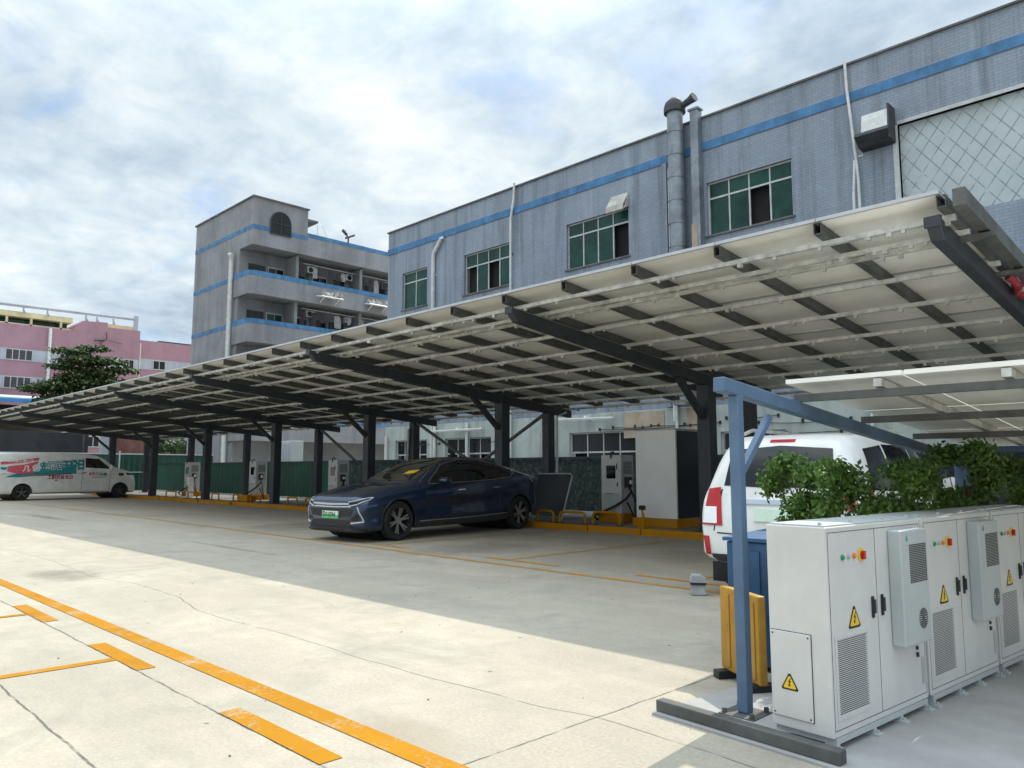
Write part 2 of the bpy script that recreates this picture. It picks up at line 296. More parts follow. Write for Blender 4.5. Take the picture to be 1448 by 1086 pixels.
# ------------------------------------------------------------------ mesh helpers
class MB:
    def __init__(s): s.v = []; s.f = []; s.mi = []; s.cur = 0
    def add(s, vs, fs):
        b = len(s.v); s.v += [tuple(p) for p in vs]; s.f += [tuple(i+b for i in f) for f in fs]; s.mi += [s.cur]*len(fs); return s
    def box(s, x0, x1, y0, y1, z0, z1, mtx=None):
        if x0 > x1: x0, x1 = x1, x0
        if y0 > y1: y0, y1 = y1, y0
        if z0 > z1: z0, z1 = z1, z0
        v = [Vector(p) for p in ((x0,y0,z0),(x1,y0,z0),(x1,y1,z0),(x0,y1,z0),(x0,y0,z1),(x1,y0,z1),(x1,y1,z1),(x0,y1,z1))]
        if mtx is not None: v = [mtx @ p for p in v]
        return s.add(v, [(0,3,2,1),(4,5,6,7),(0,1,5,4),(1,2,6,5),(2,3,7,6),(3,0,4,7)])
    def bar(s, p0, p1, w, h, up=(0,0,1)):
        p0, p1 = Vector(p0), Vector(p1); d = p1-p0; l = d.length; y = d/l
        x = y.cross(Vector(up)).normalized(); z = x.cross(y)
        m = Matrix((x, y, z)).transposed().to_4x4(); m.translation = p0
        return s.box(-w/2, w/2, 0, l, -h/2, h/2, m)
    def tube(s, pts, r, n=8, caps=True):
        pts = [Vector(p) for p in pts]; rs = r if isinstance(r, (list, tuple)) else [r]*len(pts)
        rings = []; prev = None
        for i, p in enumerate(pts):
            d = (pts[min(i+1, len(pts)-1)]-pts[max(i-1, 0)]).normalized()
            a = prev if prev is not None else (Vector((0,0,1)) if abs(d.z) < 0.9 else Vector((1,0,0)))
            x = d.cross(a).normalized() if prev is None else (a-d*a.dot(d)).normalized()
            prev = x; y = d.cross(x)
            rings.append([p+(x*math.cos(t)+y*math.sin(t))*rs[i] for t in [2*math.pi*k/n for k in range(n)]])
        vs = [q for r_ in rings for q in r_]; fs = []
        for i in range(len(rings)-1):
            for k in range(n): fs.append((i*n+k, i*n+(k+1)%n, (i+1)*n+(k+1)%n, (i+1)*n+k))
        if caps: fs += [tuple(range(n-1, -1, -1)), tuple((len(rings)-1)*n+k for k in range(n))]
        return s.add(vs, fs)
    def lathe(s, prof, n=24, axis='z', c=(0,0,0), closed=False):
        vs = []; c = Vector(c)
        for (r, h) in prof:
            for k in range(n):
                t = 2*math.pi*k/n; a, b = r*math.cos(t), r*math.sin(t)
                vs.append(c+(Vector((a, b, h)) if axis == 'z' else Vector((h, a, b)) if axis == 'x' else Vector((b, h, a))))
        fs = []; m = len(prof)
        for i in range(m if closed else m-1):
            j = (i+1) % m
            for k in range(n): fs.append((i*n+k, i*n+(k+1)%n, j*n+(k+1)%n, j*n+k))
        return s.add(vs, fs)
    def prism(s, poly, axis, a, b):
        """2-D outline extruded along an axis: 'x' (poly=y,z) 'y' (poly=x,z) 'z' (poly=x,y)"""
        def P(u, v, t): return (t, u, v) if axis == 'x' else (u, t, v) if axis == 'y' else (u, v, t)
        n = len(poly); vs = [P(u, v, a) for u, v in poly]+[P(u, v, b) for u, v in poly]
        return s.add(vs, [tuple(range(n-1, -1, -1)), tuple(range(n, 2*n))]+[(i, (i+1)%n, n+(i+1)%n, n+i) for i in range(n)])
    def quad(s, a, b, c, d): return s.add([a, b, c, d], [(0, 1, 2, 3)])
    def build(s, name, mats, parent=None, smooth=False, bevel=0.0, org=None, fix=True, ang=35):
        if org is None: org = ORG.get(parent.name, None) if parent is not None else None
        vs = s.v if org is None else [(p[0]-org[0], p[1]-org[1], p[2]-org[2]) for p in s.v]
        me = bpy.data.meshes.new(name); me.from_pydata(vs, [], s.f)
        if not isinstance(mats, (list, tuple)): mats = [mats]
        for m in mats: me.materials.append(M[m] if isinstance(m, str) else m)
        me.polygons.foreach_set('material_index', s.mi)
        if fix:
            bm = bmesh.new(); bm.from_mesh(me); bmesh.ops.recalc_face_normals(bm, faces=bm.faces[:]); bm.to_mesh(me); bm.free()
        if smooth:
            me.polygons.foreach_set('use_smooth', [True]*len(me.polygons)); me.set_sharp_from_angle(angle=R(ang))
        me.update()
        o = bpy.data.objects.new(name, me); COL.objects.link(o)
        if parent is not None:
            o.parent = parent
            if parent.name in ORG: ORG[o.name] = ORG[parent.name]
        if bevel:
            b = o.modifiers.new('bevel', 'BEVEL'); b.width = bevel; b.segments = 2; b.limit_method = 'ANGLE'; b.angle_limit = R(40)
        return o
ORG = {}   # root name -> base location, for parts written in world coordinates
def tag(o, label=None, cat=None, group=None, kind=None):
    if label: o['label'] = label
    if cat: o['category'] = cat
    if group: o['group'] = group
    if kind: o['kind'] = kind
    return o
def thing(name, label, cat, loc=(0,0,0), rz=0.0, group=None, world=False):
    o = bpy.data.objects.new(name, None); o.empty_display_size = 0.2; COL.objects.link(o)
    o.location = loc; o.rotation_euler = (0, 0, rz); tag(o, label, cat, group)
    if world: ORG[o.name] = tuple(loc)
    return o
def struct(o): o['kind'] = 'structure'; return o
def copy_tree(o, parent=None):
    c = o.copy(); COL.objects.link(c)
    if parent is not None: c.parent = parent
    for ch in list(o.children): copy_tree(ch, c)
    return c
FONT = bpy.data.curves.new('tmpfont', 'FONT').font
def text_mesh(body, size, extrude=0.0, align='LEFT', bold=0.0, xs=1.0):
    c = bpy.data.curves.new('tmp_text', 'FONT'); c.body = body; c.size = size; c.extrude = extrude; c.align_x = align; c.offset = bold; c.resolution_u = 2
    o = bpy.data.objects.new('tmp_text', c); COL.objects.link(o)
    dg = bpy.context.evaluated_depsgraph_get(); me = bpy.data.meshes.new_from_object(o.evaluated_get(dg))
    vs = [(p.co.x*xs, p.co.y, p.co.z) for p in me.vertices]; fs = [tuple(p.vertices) for p in me.polygons]
    bpy.data.objects.remove(o); bpy.data.meshes.remove(me); return vs, fs
def leaves(mb, blobs, n, size, rnd, flat=0.0):
    """many leaf cards spread through the shells of ellipsoid clumps"""
    vol = [b[1][0]*b[1][1]*b[1][2] for b in blobs]; tot = sum(v**0.7 for v in vol)
    for (c, r), v in zip(blobs, vol):
        for _ in range(int(n*v**0.7/tot)):
            d = Vector((rnd.gauss(0,1), rnd.gauss(0,1), rnd.gauss(0,1))).normalized()
            k = (rnd.random()**0.45)*(1+0.14*rnd.gauss(0,1))
            p = Vector((c[0]+d.x*r[0]*k, c[1]+d.y*r[1]*k, c[2]+d.z*r[2]*k))
            nn = (d*0.6+Vector((rnd.gauss(0,1), rnd.gauss(0,1), rnd.gauss(0,1)+flat))).normalized()
            x = nn.cross(Vector((rnd.gauss(0,1), rnd.gauss(0,1), rnd.gauss(0,1)))).normalized(); y = nn.cross(x)
            s = size*(0.6+0.8*rnd.random())
            mb.add([p-x*s*0.5, p+y*s*0.28, p+x*s*0.5, p-y*s*0.28], [(0,1,2,3)])

# ================================================================== SETTING: ground, markings, kerb
m = MB(); m.quad((-400,-120,0),(200,-120,0),(200,400,0),(-400,400,0)); struct(m.build('ground', 'ground'))
def sheet(mb, pts, z=0.004): mb.add([(x, y, z) for x, y in pts], [tuple(range(len(pts)))])
m = MB()
sheet(m, [(-16,2.26),(4.0,2.45),(4.0,2.61),(-16,2.385)])
for x0, x1 in ((-11.9,-10.75),(-9.4,-8.22),(-6.91,-5.81),(-4.49,-3.38),(-2.0,-0.9)): sheet(m, [(x0,2.05),(x1,2.05),(x1,2.18),(x0,2.18)])
for x in (-8.78, -6.27, -11.3): sheet(m, [(x-0.05,-2.6),(x+0.05,-2.6),(x+0.05,2.046),(x-0.05,2.046)])
struct(m.build('road_markings', 'line_yellow', fix=False))
m = MB()
sheet(m, [(-44,8.36),(-19,8.20),(2,7.84),(2,7.95),(-19,8.31),(-44,8.46)])
for x in (-8.74, -12.1, -18.2, -24.4, -5.5): sheet(m, [(x-0.045,8.66),(x+0.045,8.66),(x+0.045,13.3),(x-0.045,13.3)])
for x in (-8.45, -12.1, -5.5): sheet(m, [(x-0.8,8.5),(x+0.8,8.46),(x+0.8,8.58),(x-0.8,8.62)])
struct(m.build('worn_bay_markings', 'line_worn', fix=False))
m = MB(); m.box(-50,6,13.95,19.6,-0.1,0.10); struct(m.build('charging_island', 'island'))
m = MB(); rk = random.Random(3); x = -47.0
while x < 4:
    l = 1.15+rk.random()*0.5; dy = rk.uniform(-0.04,0.05); a = rk.uniform(-0.02,0.02)
    mt = Matrix.Translation((x,13.78+dy,0)) @ Matrix.Rotation(a,4,'Z')
    m.box(0,l-0.02,-0.09,0.12,-0.02,0.135+rk.uniform(-0.015,0.012),mt); x += l
struct(m.build('kerb', 'yellow', bevel=0.02))

rk = random.Random(77)
m = MB()
for _ in range(170):
    x, y = rk.uniform(-14, 0.5), rk.uniform(1.2, 9.0); r_ = rk.choice((0.003,0.004,0.004,0.005,0.006,0.010))
    m.add([(x-r_,y,0.001),(x,y-r_*0.8,0.001),(x+r_,y,0.001),(x,y+r_*0.9,0.001),(x,y,0.001+r_)],[(0,1,4),(1,2,4),(2,3,4),(3,0,4),(3,2,1,0)])
tag(m.build('loose_grit', 'conc_edge'), 'scattered dark grit and small stones lying on the pale concrete lot', 'grit', kind='stuff')
# ================================================================== SOLAR CANOPY
FR = [-2.45-6.3*k for k in range(8)]
zb = lambda y: 4.0-0.10*(y-8.65)
can = thing('solar_canopy', 'long solar panel carport roof on dark steel posts over the parking bays', 'canopy', (-25,14.5,0), world=True)
for fx in FR:
    m = MB(); m.prism([(8.62,zb(8.62)),(8.58,zb(8.6)-0.06),(8.72,zb(8.7)-0.21),(14.5,zb(14.5)-0.24),(17.3,zb(17.3)-0.21),(17.3,zb(17.3))], 'x', fx-0.07, fx+0.07)
    m.box(fx-0.085,fx+0.085,8.56,8.60,zb(8.6)-0.10,zb(8.6)+0.02)
    beam = m.build('beam', 'steel_dark', can, bevel=0.008)
    m = MB(); m.bar((fx,13.42,zb(13.42)-0.22),(fx,14.36,2.5),0.11,0.13,(1,0,0)); m.build('brace', 'steel_dark', beam)
    for cy, hw in ((14.5,0.15),(16.35,0.13)):
        m = MB(); m.box(fx-hw,fx+hw,cy-hw,cy+hw,0.112,zb(cy)-0.215)
        c = m.build('column', 'steel_dark', can, bevel=0.012)
        m = MB(); m.box(fx-0.27,fx+0.27,cy-0.27,cy+0.27,0.099,0.113)
        for sx in (-1,1):
            for sy in (-1,1): m.tube([(fx+sx*0.21,cy+sy*0.21,0.113),(fx+sx*0.21,cy+sy*0.21,0.16)],0.018,6)
        m.build('base_plate', 'galv_dark', c)
x0c, x1c = -2.34-1.29*36, -2.34
PUR = [(8.76,0.11,0.075),(9.25,0.055,0.06),(9.47,0.075,0.06),(10.45,0.08,0.065),(11.65,0.07,0.065),(12.95,0.07,0.065),(14.05,0.06,0.06),(15.25,0.06,0.06),(16.3,0.06,0.06),(17.2,0.09,0.08)]
rc = random.Random(5)
for i, (y, h, wd) in enumerate(PUR):
    m = MB(); x = x1c+0.06
    while x > x0c:
        l = 6.3; xe = max(x-l, x0c); j = rc.uniform(-0.012,0.012)
        m.box(xe+0.004,x,y-wd/2+j,y+wd/2+j,zb(y)+0.004,zb(y)+0.060)
        m.box(xe+0.004,x,y+wd/2+j,y+wd/2+j+0.018,zb(y)+0.046,zb(y)+0.058)
        x -= l
    # clamps, bolts and cable ties hanging below the purlin
    for k in range(70):
        xx = rc.uniform(x0c*0.75,x1c); s = rc.uniform(0.012,0.028)
        m.box(xx-s,xx+s,y-s,y+s*1.2,zb(y)-s*1.6,zb(y)+0.01)
    m.build('purlin', 'galv', can)
for k in range(37):
    x = x1c-1.29*k; m = MB()
    a, b = 8.50, 17.45
    def ch(y0, y1, dx0, dx1, z0, z1): m.add([(x+dx0,y0,zb(y0)+z0),(x+dx1,y0,zb(y0)+z0),(x+dx1,y1,zb(y1)+z0),(x+dx0,y1,zb(y1)+z0),(x+dx0,y0,zb(y0)+z1),(x+dx1,y0,zb(y0)+z1),(x+dx1,y1,zb(y1)+z1),(x+dx0,y1,zb(y1)+z1)],[(0,3,2,1),(4,5,6,7),(0,1,5,4),(1,2,6,5),(2,3,7,6),(3,0,4,7)])
    ch(a,b,-0.045,0.045,0.062,0.070); ch(a,b,-0.045,-0.037,0.070,0.19); ch(a,b,0.037,0.045,0.070,0.19); ch(a,b,-0.037,-0.02,0.182,0.19); ch(a,b,0.02,0.037,0.182,0.19)
    m.build('rafter', 'galv_dark', can)
m_rest = MB(); rows = [(8.46,10.695),(10.705,12.935),(12.945,15.175),(15.185,17.42)]
def panel(mb, x0, x1, y0, y1):
    for (a, b, c, d, z0, z1, mi) in ((x0,x1,y0,y1,0.205,0.215,0),(x0+0.001,x1-0.001,y0+0.001,y1-0.001,0.216,0.226,2)):
        mb.cur = mi
        mb.add([(a,c,zb(c)+z0),(b,c,zb(c)+z0),(b,d,zb(d)+z0),(a,d,zb(d)+z0),(a,c,zb(c)+z1),(b,c,zb(c)+z1),(b,d,zb(d)+z1),(a,d,zb(d)+z1)],[(0,3,2,1),(4,5,6,7),(0,1,5,4),(1,2,6,5),(2,3,7,6),(3,0,4,7)])
    mb.cur = 1
    for (a, b, c, d) in ((x0,x1,y0-0.004,y0+0.026),(x0,x1,y1-0.026,y1+0.004),(x0-0.003,x0+0.025,y0+0.027,y1-0.027),(x1-0.025,x1+0.003,y0+0.027,y1-0.027)):
        mb.add([(a,c,zb(c)+0.192),(b,c,zb(c)+0.192),(b,d,zb(d)+0.192),(a,d,zb(d)+0.192),(a,c,zb(c)+0.232),(b,c,zb(c)+0.232),(b,d,zb(d)+0.232),(a,d,zb(d)+0.232)],[(0,3,2,1),(4,5,6,7),(0,1,5,4),(1,2,6,5),(2,3,7,6),(3,0,4,7)])
    mb.cur = 0
cnt = 0
for k in range(36):
    for (y0, y1) in rows:
        xb = x1c-1.29*k-0.0045; xa = xb-1.281
        if cnt < 98:
            m = MB(); panel(m, xa, xb, y0, y1); m.build('solar_panel', ['panel_back','panel_frame','cells'], can)
        else: panel(m_rest, xa, xb, y0, y1)
        cnt += 1
tag(m_rest.build('far_solar_panels', ['panel_back','panel_frame','cells'], can), kind='stuff')
# end channel, short links and X-bracing between the rear columns
m = MB(); m.add([(-2.22,8.45,zb(8.45)+0.02),(-2.10,8.45,zb(8.45)+0.02),(-2.10,17.4,zb(17.4)+0.02),(-2.22,17.4,zb(17.4)+0.02),(-2.22,8.45,zb(8.45)+0.20),(-2.10,8.45,zb(8.45)+0.20),(-2.10,17.4,zb(17.4)+0.20),(-2.22,17.4,zb(17.4)+0.20)],[(0,3,2,1),(4,5,6,7),(0,1,5,4),(1,2,6,5),(2,3,7,6),(3,0,4,7)])
for y in (9.3,10.7,12.1,13.5): m.box(-2.62,-2.05,y-0.05,y+0.05,zb(y)-0.05,zb(y)-0.001)
m.build('end_channel', 'galv_dark', can)
for (xa, za, xb, zb_) in ((-21.2,3.0,-18.2,1.55),(-15.2,3.0,-18.1,1.55),(-27.5,3.0,-24.7,1.6)):
    m = MB(); m.bar((xa,16.35,za),(xb,16.35,zb_),0.07,0.09,(0,1,0)); m.build('cross_brace', 'galv_dark', can)
m = MB()
for i in range(9):
    a = i*0.7; m.tube([(-2.33+0.06*math.sin(a),11.0+0.09*i,3.74+0.05*math.cos(a*1.7)),(-2.30+0.05*math.cos(a),11.12+0.09*i,3.68+0.06*math.sin(a*2))],[0.05,0.03],7)
tag(m.build('cloth_bundle', 'red_cloth', smooth=True), 'dark red cloth bundle stuffed in the end channel of the solar canopy', 'cloth')
# white conduit beside one rear column
m = MB(); m.tube([(-14.72,16.35,0.1),(-14.72,16.35,2.9),(-14.72,16.75,3.05)],0.035,8); m.build('conduit', 'pvc', can, smooth=True)
m = MB(); m.tube([(-21.5,16.2,0.1),(-21.55,16.2,1.2),(-21.42,16.15,2.8)],0.04,8); m.build('conduit', 'pvc', can, smooth=True)

# ================================================================== FACTORY BUILDING
WY = 22.0; BX0, BX1, BZ = -31.05, 14.0, 13.15
fac = thing('factory_building', 'long blue grey tiled factory with green glass windows behind the solar canopy', 'building', (-12,22,0), world=True)
def holed_wall(mb, x0, x1, z0, z1, holes, yf, depth):
    xs = sorted({x0, x1, *[h[0] for h in holes], *[h[1] for h in holes]}); zs = sorted({z0, z1, *[h[2] for h in holes], *[h[3] for h in holes]})
    xs = [x for x in xs if x0 <= x <= x1]; zs = [z for z in zs if z0 <= z <= z1]
    inside = lambda x, z: any(h[0] < x < h[1] and h[2] < z < h[3] for h in holes)
    for i in range(len(xs)-1):
        for j in range(len(zs)-1):
            if not inside((xs[i]+xs[i+1])/2, (zs[j]+zs[j+1])/2):
                mb.quad((xs[i],yf,zs[j]),(xs[i+1],yf,zs[j]),(xs[i+1],yf,zs[j+1]),(xs[i],yf,zs[j+1]))
    for a, b, c, d in holes:
        mb.quad((a,yf,c),(a,yf+depth,c),(a,yf+depth,d),(a,yf,d)); mb.quad((b,yf,c),(b,yf,d),(b,yf+depth,d),(b,yf+depth,c))
        mb.quad((a,yf,c),(b,yf,c),(b,yf+depth,c),(a,yf+depth,c)); mb.quad((a,yf,d),(a,yf+depth,d),(b,yf+depth,d),(b,yf,d))
UW = [(-29.85,-27.92),(-25.28,-22.34),(-19.24,-16.26),(-13.05,-10.10),(3.0,6.0),(8.5,11.5)]
ZW0, ZW1 = 9.07, 10.88
LW = [(-30.2,-27.8,1.4,2.77),(-26.5,-23.5,1.4,2.77),(-19.18,-16.07,1.3,2.77),(-12.8,-10.6,1.4,2.6)]
DIA = (-7.02, -1.2, 8.08, 10.92)
m = MB(); holed_wall(m, BX0, BX1, 3.45, BZ, [(a,b,ZW0,ZW1) for a,b in UW]+[DIA], WY, 0.22)
m.box(BX0,BX0+0.3,WY+0.225,WY+16,0,BZ-0.004); m.box(BX1-0.3,BX1,WY+0.225,WY+16,0,BZ-0.004); m.box(BX0+0.301,BX1-0.301,WY+0.225,WY+16,BZ-1.3,BZ-1.0)
m.box(BX0+0.301,BX1-0.301,WY+0.001,WY+0.22,BZ-0.2,BZ-0.005)
wall = m.build('wall', 'tile', fac, fix=False)
m = MB(); holed_wall(m, BX0, BX1, 0.0, 3.447, LW, WY, 0.22); m.build('ground_floor_wall', 'lowwall', fac, fix=False)
for a_ in ((-16.6,-14.9,2.5,3.4),(-14.0,-13.1,2.0,3.42)):
    m = MB(); m.box(a_[0],a_[1],WY-0.03,WY-0.001,a_[2],a_[3]); m.build('plaster_patch', 'beige', fac)
m = MB(); m.box(BX0,BX1,WY-0.03,WY-0.001,12.02,12.31); m.box(BX0-0.03,BX0-0.001,WY-0.03,WY+12,12.02,12.31); m.build('blue_band', 'stripe', fac)
m = MB(); m.box(BX0-0.05,BX1+0.05,WY-0.07,WY+0.3,BZ,BZ+0.06); m.build('coping', 'conc_edge', fac)
def sash_window(parent, a, b, c, d, split, opened, ncol=4, y=WY, glass='glass_green'):
    """frame with transom row over sliding sashes; opened columns show the dark room"""
    m = MB(); f = 0.055; yb = y+0.10
    m.box(a,b,yb,yb+0.06,c,c+f); m.box(a,b,yb,yb+0.06,d-f,d); m.box(a,a+f,yb,yb+0.06,c+f+.001,d-f-.001); m.box(b-f,b,yb,yb+0.06,c+f+.001,d-f-.001)
    zt = c+(d-c)*split; m.box(a+f+.001,b-f-.001,yb+.004,yb+0.056,zt-0.03,zt+0.03)
    cw = (b-a-2*f)/ncol
    for k in range(1, ncol):
        xx = a+f+cw*k; m.box(xx-0.025,xx+0.025,yb+.006,yb+0.054,c+f+.001,zt-.031); m.box(xx-0.02,xx+0.02,yb+.006,yb+0.054,zt+.031,d-f-.001)
    fr = m.build('window', 'alu', parent)
    m = MB()
    for k in range(ncol):
        xa, xb = a+f+cw*k+0.026, a+f+cw*(k+1)-0.026
        m.box(xa,xb,yb+0.02,yb+0.03,zt+0.032,d-f-.002)
        if k not in opened: m.box(xa,xb,yb+0.022+0.012*(k%2),yb+0.03+0.012*(k%2),c+f+.002,zt-.032)
    m.build('pane', glass, fr)
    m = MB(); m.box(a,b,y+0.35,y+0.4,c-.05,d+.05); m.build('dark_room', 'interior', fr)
    m = MB(); m.box(a-0.06,b+0.06,y-0.05,y+0.099,c-0.06,c-0.001); m.build('sill', 'conc_edge', fr)
sash_window(fac, *UW[0], ZW0, ZW1, 0.72, [], 2)
sash_window(fac, *UW[1], ZW0, ZW1, 0.68, [0,2])
sash_window(fac, *UW[2], ZW0, ZW1, 0.72, [3])
sash_window(fac, *UW[3], ZW0, ZW1, 0.70, [2])
sash_window(fac, *UW[4], ZW0, ZW1, 0.70, [1]); sash_window(fac, *UW[5], ZW0, ZW1, 0.70, [1])
for i, h in enumerate(LW): sash_window(fac, *h, 0.5, [1,3] if i % 2 else [0], 4, WY, 'glass_dark')
# downpipes and duct
def wallpipe(pts, r, mat='pvc', name='downpipe', n=10):
    m = MB(); m.tube(pts, r, n)
    return m, name, mat
def pp(pts, r, mat='pvc', name='downpipe'):
    m = MB(); m.tube(pts, r, 10)
    for z in (4.5,6.5,8.3,10.3):
        p = pts[-1]
        if min(q[2] for q in pts) < z < max(q[2] for q in pts)-0.6 and abs(pts[-1][0]-pts[-2][0]) < 0.3: m.box(p[0]-r-0.03,p[0]+r+0.03,WY-0.02,WY-r*0.4,z,z+0.05)
    m.build(name, mat, fac, smooth=True)
y1 = WY-0.12
pp([(-26.75,WY-0.02,12.0),(-26.8,y1,11.95),(-26.95,y1,11.75),(-27.3,y1,11.4),(-27.34,y1,11.2),(-27.28,y1,0.1)],0.085)
pp([(-22.0,y1,13.3),(-22.05,y1,12.6),(-22.22,y1,11.8),(-22.24,y1,0.1)],0.05)
pp([(-8.32,y1,13.25),(-8.30,y1,12.4),(-8.14,y1,10.3),(-8.10,y1,9.6),(-8.05,y1,0.1)],0.04)
pp([(-8.17,y1-0.02,10.2),(-8.24,y1-0.03,9.2),(-8.28,y1-0.03,5.0)],0.035)
pp([(-14.15,y1,12.0),(-14.35,y1,11.9),(-14.40,y1,11.7),(-14.40,y1,3.0)],0.065)
m = MB(); m.box(-14.75,-14.55,WY-0.10,WY-0.002,3.5,12.0); m.build('pilaster', 'tile', fac)
m = MB(); m.tube([(-13.98,WY-0.35,3.5),(-13.98,WY-0.35,13.55)],0.27,18)
for z in [4+0.8*k for k in range(12)]: m.tube([(-13.98,WY-0.35,z),(-13.98,WY-0.35,z+0.035)],0.288,18)
d = m.build('exhaust_duct', 'duct', fac, smooth=True)
m = MB(); m.lathe([(0.0,14.08),(0.14,14.05),(0.32,13.88),(0.37,13.70),(0.37,13.52),(0.0,13.5)],18,'z',(-13.98,WY-0.35,0)); m.tube([(-13.75,WY-0.35,13.66),(-13.35,WY-0.4,13.74),(-13.15,WY-0.42,13.80)],[0.10,0.13,0.17],10); m.build('duct_cap', 'dark_cap', d, smooth=True)
m = MB(); m.box(-13.44,-13.14,WY-0.30,WY-0.002,3.5,13.42); m.box(-13.50,-13.08,WY-0.34,WY,13.42,13.5); m.build('exhaust_shaft', 'duct', fac, bevel=0.02)
m = MB(); m.box(-13.46,-13.24,WY-0.315,WY-0.301,8.7,9.5); m.build('rust_patch', 'beige', fac)
# awning flap above one window, exhaust hood, tiled niche with diamond pattern
m = MB(); m.prism([(WY-0.01,11.42),(WY-0.34,10.92),(WY-0.36,10.72),(WY-0.31,10.70),(WY-0.30,10.88),(WY-0.01,11.34)],'x',-17.02,-16.25); m.prism([(WY-0.02,11.36),(WY-0.32,10.74),(WY-0.02,10.9)],'x',-16.24,-16.22); m.build('awning_flap', 'canvas', fac)
m = MB(); m.prism([(WY,11.38),(WY-0.42,11.30),(WY-0.52,10.78),(WY,10.72)],'x',-7.82,-7.12); hood = m.build('exhaust_hood', 'pvc', fac, bevel=0.01)
m = MB(); m.prism([(WY,10.71),(WY-0.56,10.77),(WY-0.62,10.66),(WY-0.3,10.44),(WY,10.40)],'x',-7.98,-7.08); m.box(-7.11,-7.07,WY-0.5,WY,10.45,11.42); m.build('hood_lip', 'dark_cap', hood)
def diamond():
    g = G('diamond_panel_cladding')
    sx = g.n('ShaderNodeSeparateXYZ'); g.t.links.new(g.tc.outputs['Object'], sx.inputs[0])
    u = g.math('ADD', g.math('MULTIPLY', sx.outputs[0], 1.35), sx.outputs[2]); v = g.math('SUBTRACT', g.math('MULTIPLY', sx.outputs[0], 1.35), sx.outputs[2])
    def ln(c): 
        f = g.math('FRACT', g.math('MULTIPLY', c, 1.75)); return g.math('ABSOLUTE', g.math('SUBTRACT', f, 0.5))
    d = g.math('MINIMUM', ln(u), ln(v))
    brk = g.ramp(g.noise(5, 4, 0.7), 0.35, 0.52)
    f = g.math('MULTIPLY', g.ramp(d, 0.020, 0.055, (1,1,1), (0,0,0)), brk)
    c = g.mix(g.ramp(g.noise(1.1, 6), 0.3, 0.7), (0.37, 0.43, 0.45), (0.47, 0.53, 0.55))
    c = g.mix(g.math('MULTIPLY', f, 0.75), c, (0.10, 0.12, 0.14)); return g.fin(c, 0.5)
m = MB(); m.box(DIA[0]-.05,DIA[1]+.05,WY+0.14,WY+0.20,DIA[2]-.05,DIA[3]+.05); m.build('diamond_panel', diamond(), fac)
m = MB(); m.box(DIA[0]-0.14,DIA[0],WY-0.03,WY+0.13,DIA[2],DIA[3]); m.box(DIA[0],DIA[1],WY-0.03,WY+0.13,DIA[3],DIA[3]+0.1); m.build('niche_frame', 'alu', fac)
m = MB(); m.box(-5.9,9,WY-1.3,WY-0.02,6.2,6.3); m.box(-5.9,9,WY-1.34,WY-1.29,5.5,6.34)
for x in (-5.8,-3.6,-1.4,1,4,7): m.bar((x,WY-1.25,6.15),(x,WY-0.02,5.3),0.06,0.06)
m.build('steel_awning', 'galv_dark', fac)
# conduits and strip lamps on the ground-floor wall
def lampbar(x0, z0, x1, z1, label):
    t = thing('strip_lamp', label, 'lamp', ((x0+x1)/2, WY-0.25, (z0+z1)/2), world=True, group='strip lamps along the factory wall')
    m = MB(); m.bar((x0,WY-0.25,z0),(x1,WY-0.25,z1),0.10,0.05); m.box((x0+x1)/2-0.05,(x0+x1)/2+0.05,WY-0.25,WY-0.001,(z0+z1)/2+0.03,(z0+z1)/2+0.09); m.build('housing', 'white_paint', t)
    m = MB(); a = Vector((x0,WY-0.25,z0-0.05)); b = Vector((x1,WY-0.25,z1-0.05)); m.tube([a.lerp(b,0.02),a.lerp(b,0.98)],0.028,8); m.build('tube', 'led_white', t)
lampbar(-27.1,3.12,-23.8,3.12,'white strip lamp on the factory wall above the dark blue car')
lampbar(-19.5,3.30,-16.9,3.25,'white strip lamp on the factory wall above the low dark window')
lampbar(-5.5,3.07,-3.2,3.04,'white strip lamp on the factory wall at the right edge of the photo')
m = MB(); m.tube([(-7.95,y1,3.55),(-7.3,y1-0.1,3.15),(-6.65,y1-0.15,2.8)],0.05,8); m.build('slanting_conduit', 'pvc', fac, smooth=True)
for x, z1_ in ((-27.1,3.4),(-24.9,3.4),(-14.33,3.6),(-30.8,3.0),(-19.9,3.4)):
    m = MB(); m.tube([(x,y1,0.0),(x,y1,z1_)],0.07 if x != -14.33 else 0.05,8); m.build('downpipe', 'pvc', fac, smooth=True)
rr = random.Random(11)
for k in range(10):
    z = rr.uniform(2.4,3.4); xa = rr.uniform(-30,-8); l = rr.uniform(1.5,4); sag = rr.uniform(0.02,0.1)
    m = MB(); m.tube([(xa+l*i/6,WY-0.05,z-sag*math.sin(math.pi*i/6)) for i in range(7)],0.012,5)
    for i in (0,3,6): m.box(xa+l*i/6-0.03,xa+l*i/6+0.03,WY-0.06,WY-0.001,z-0.05,z+0.05)
    m.build('cable_run', 'black', fac)

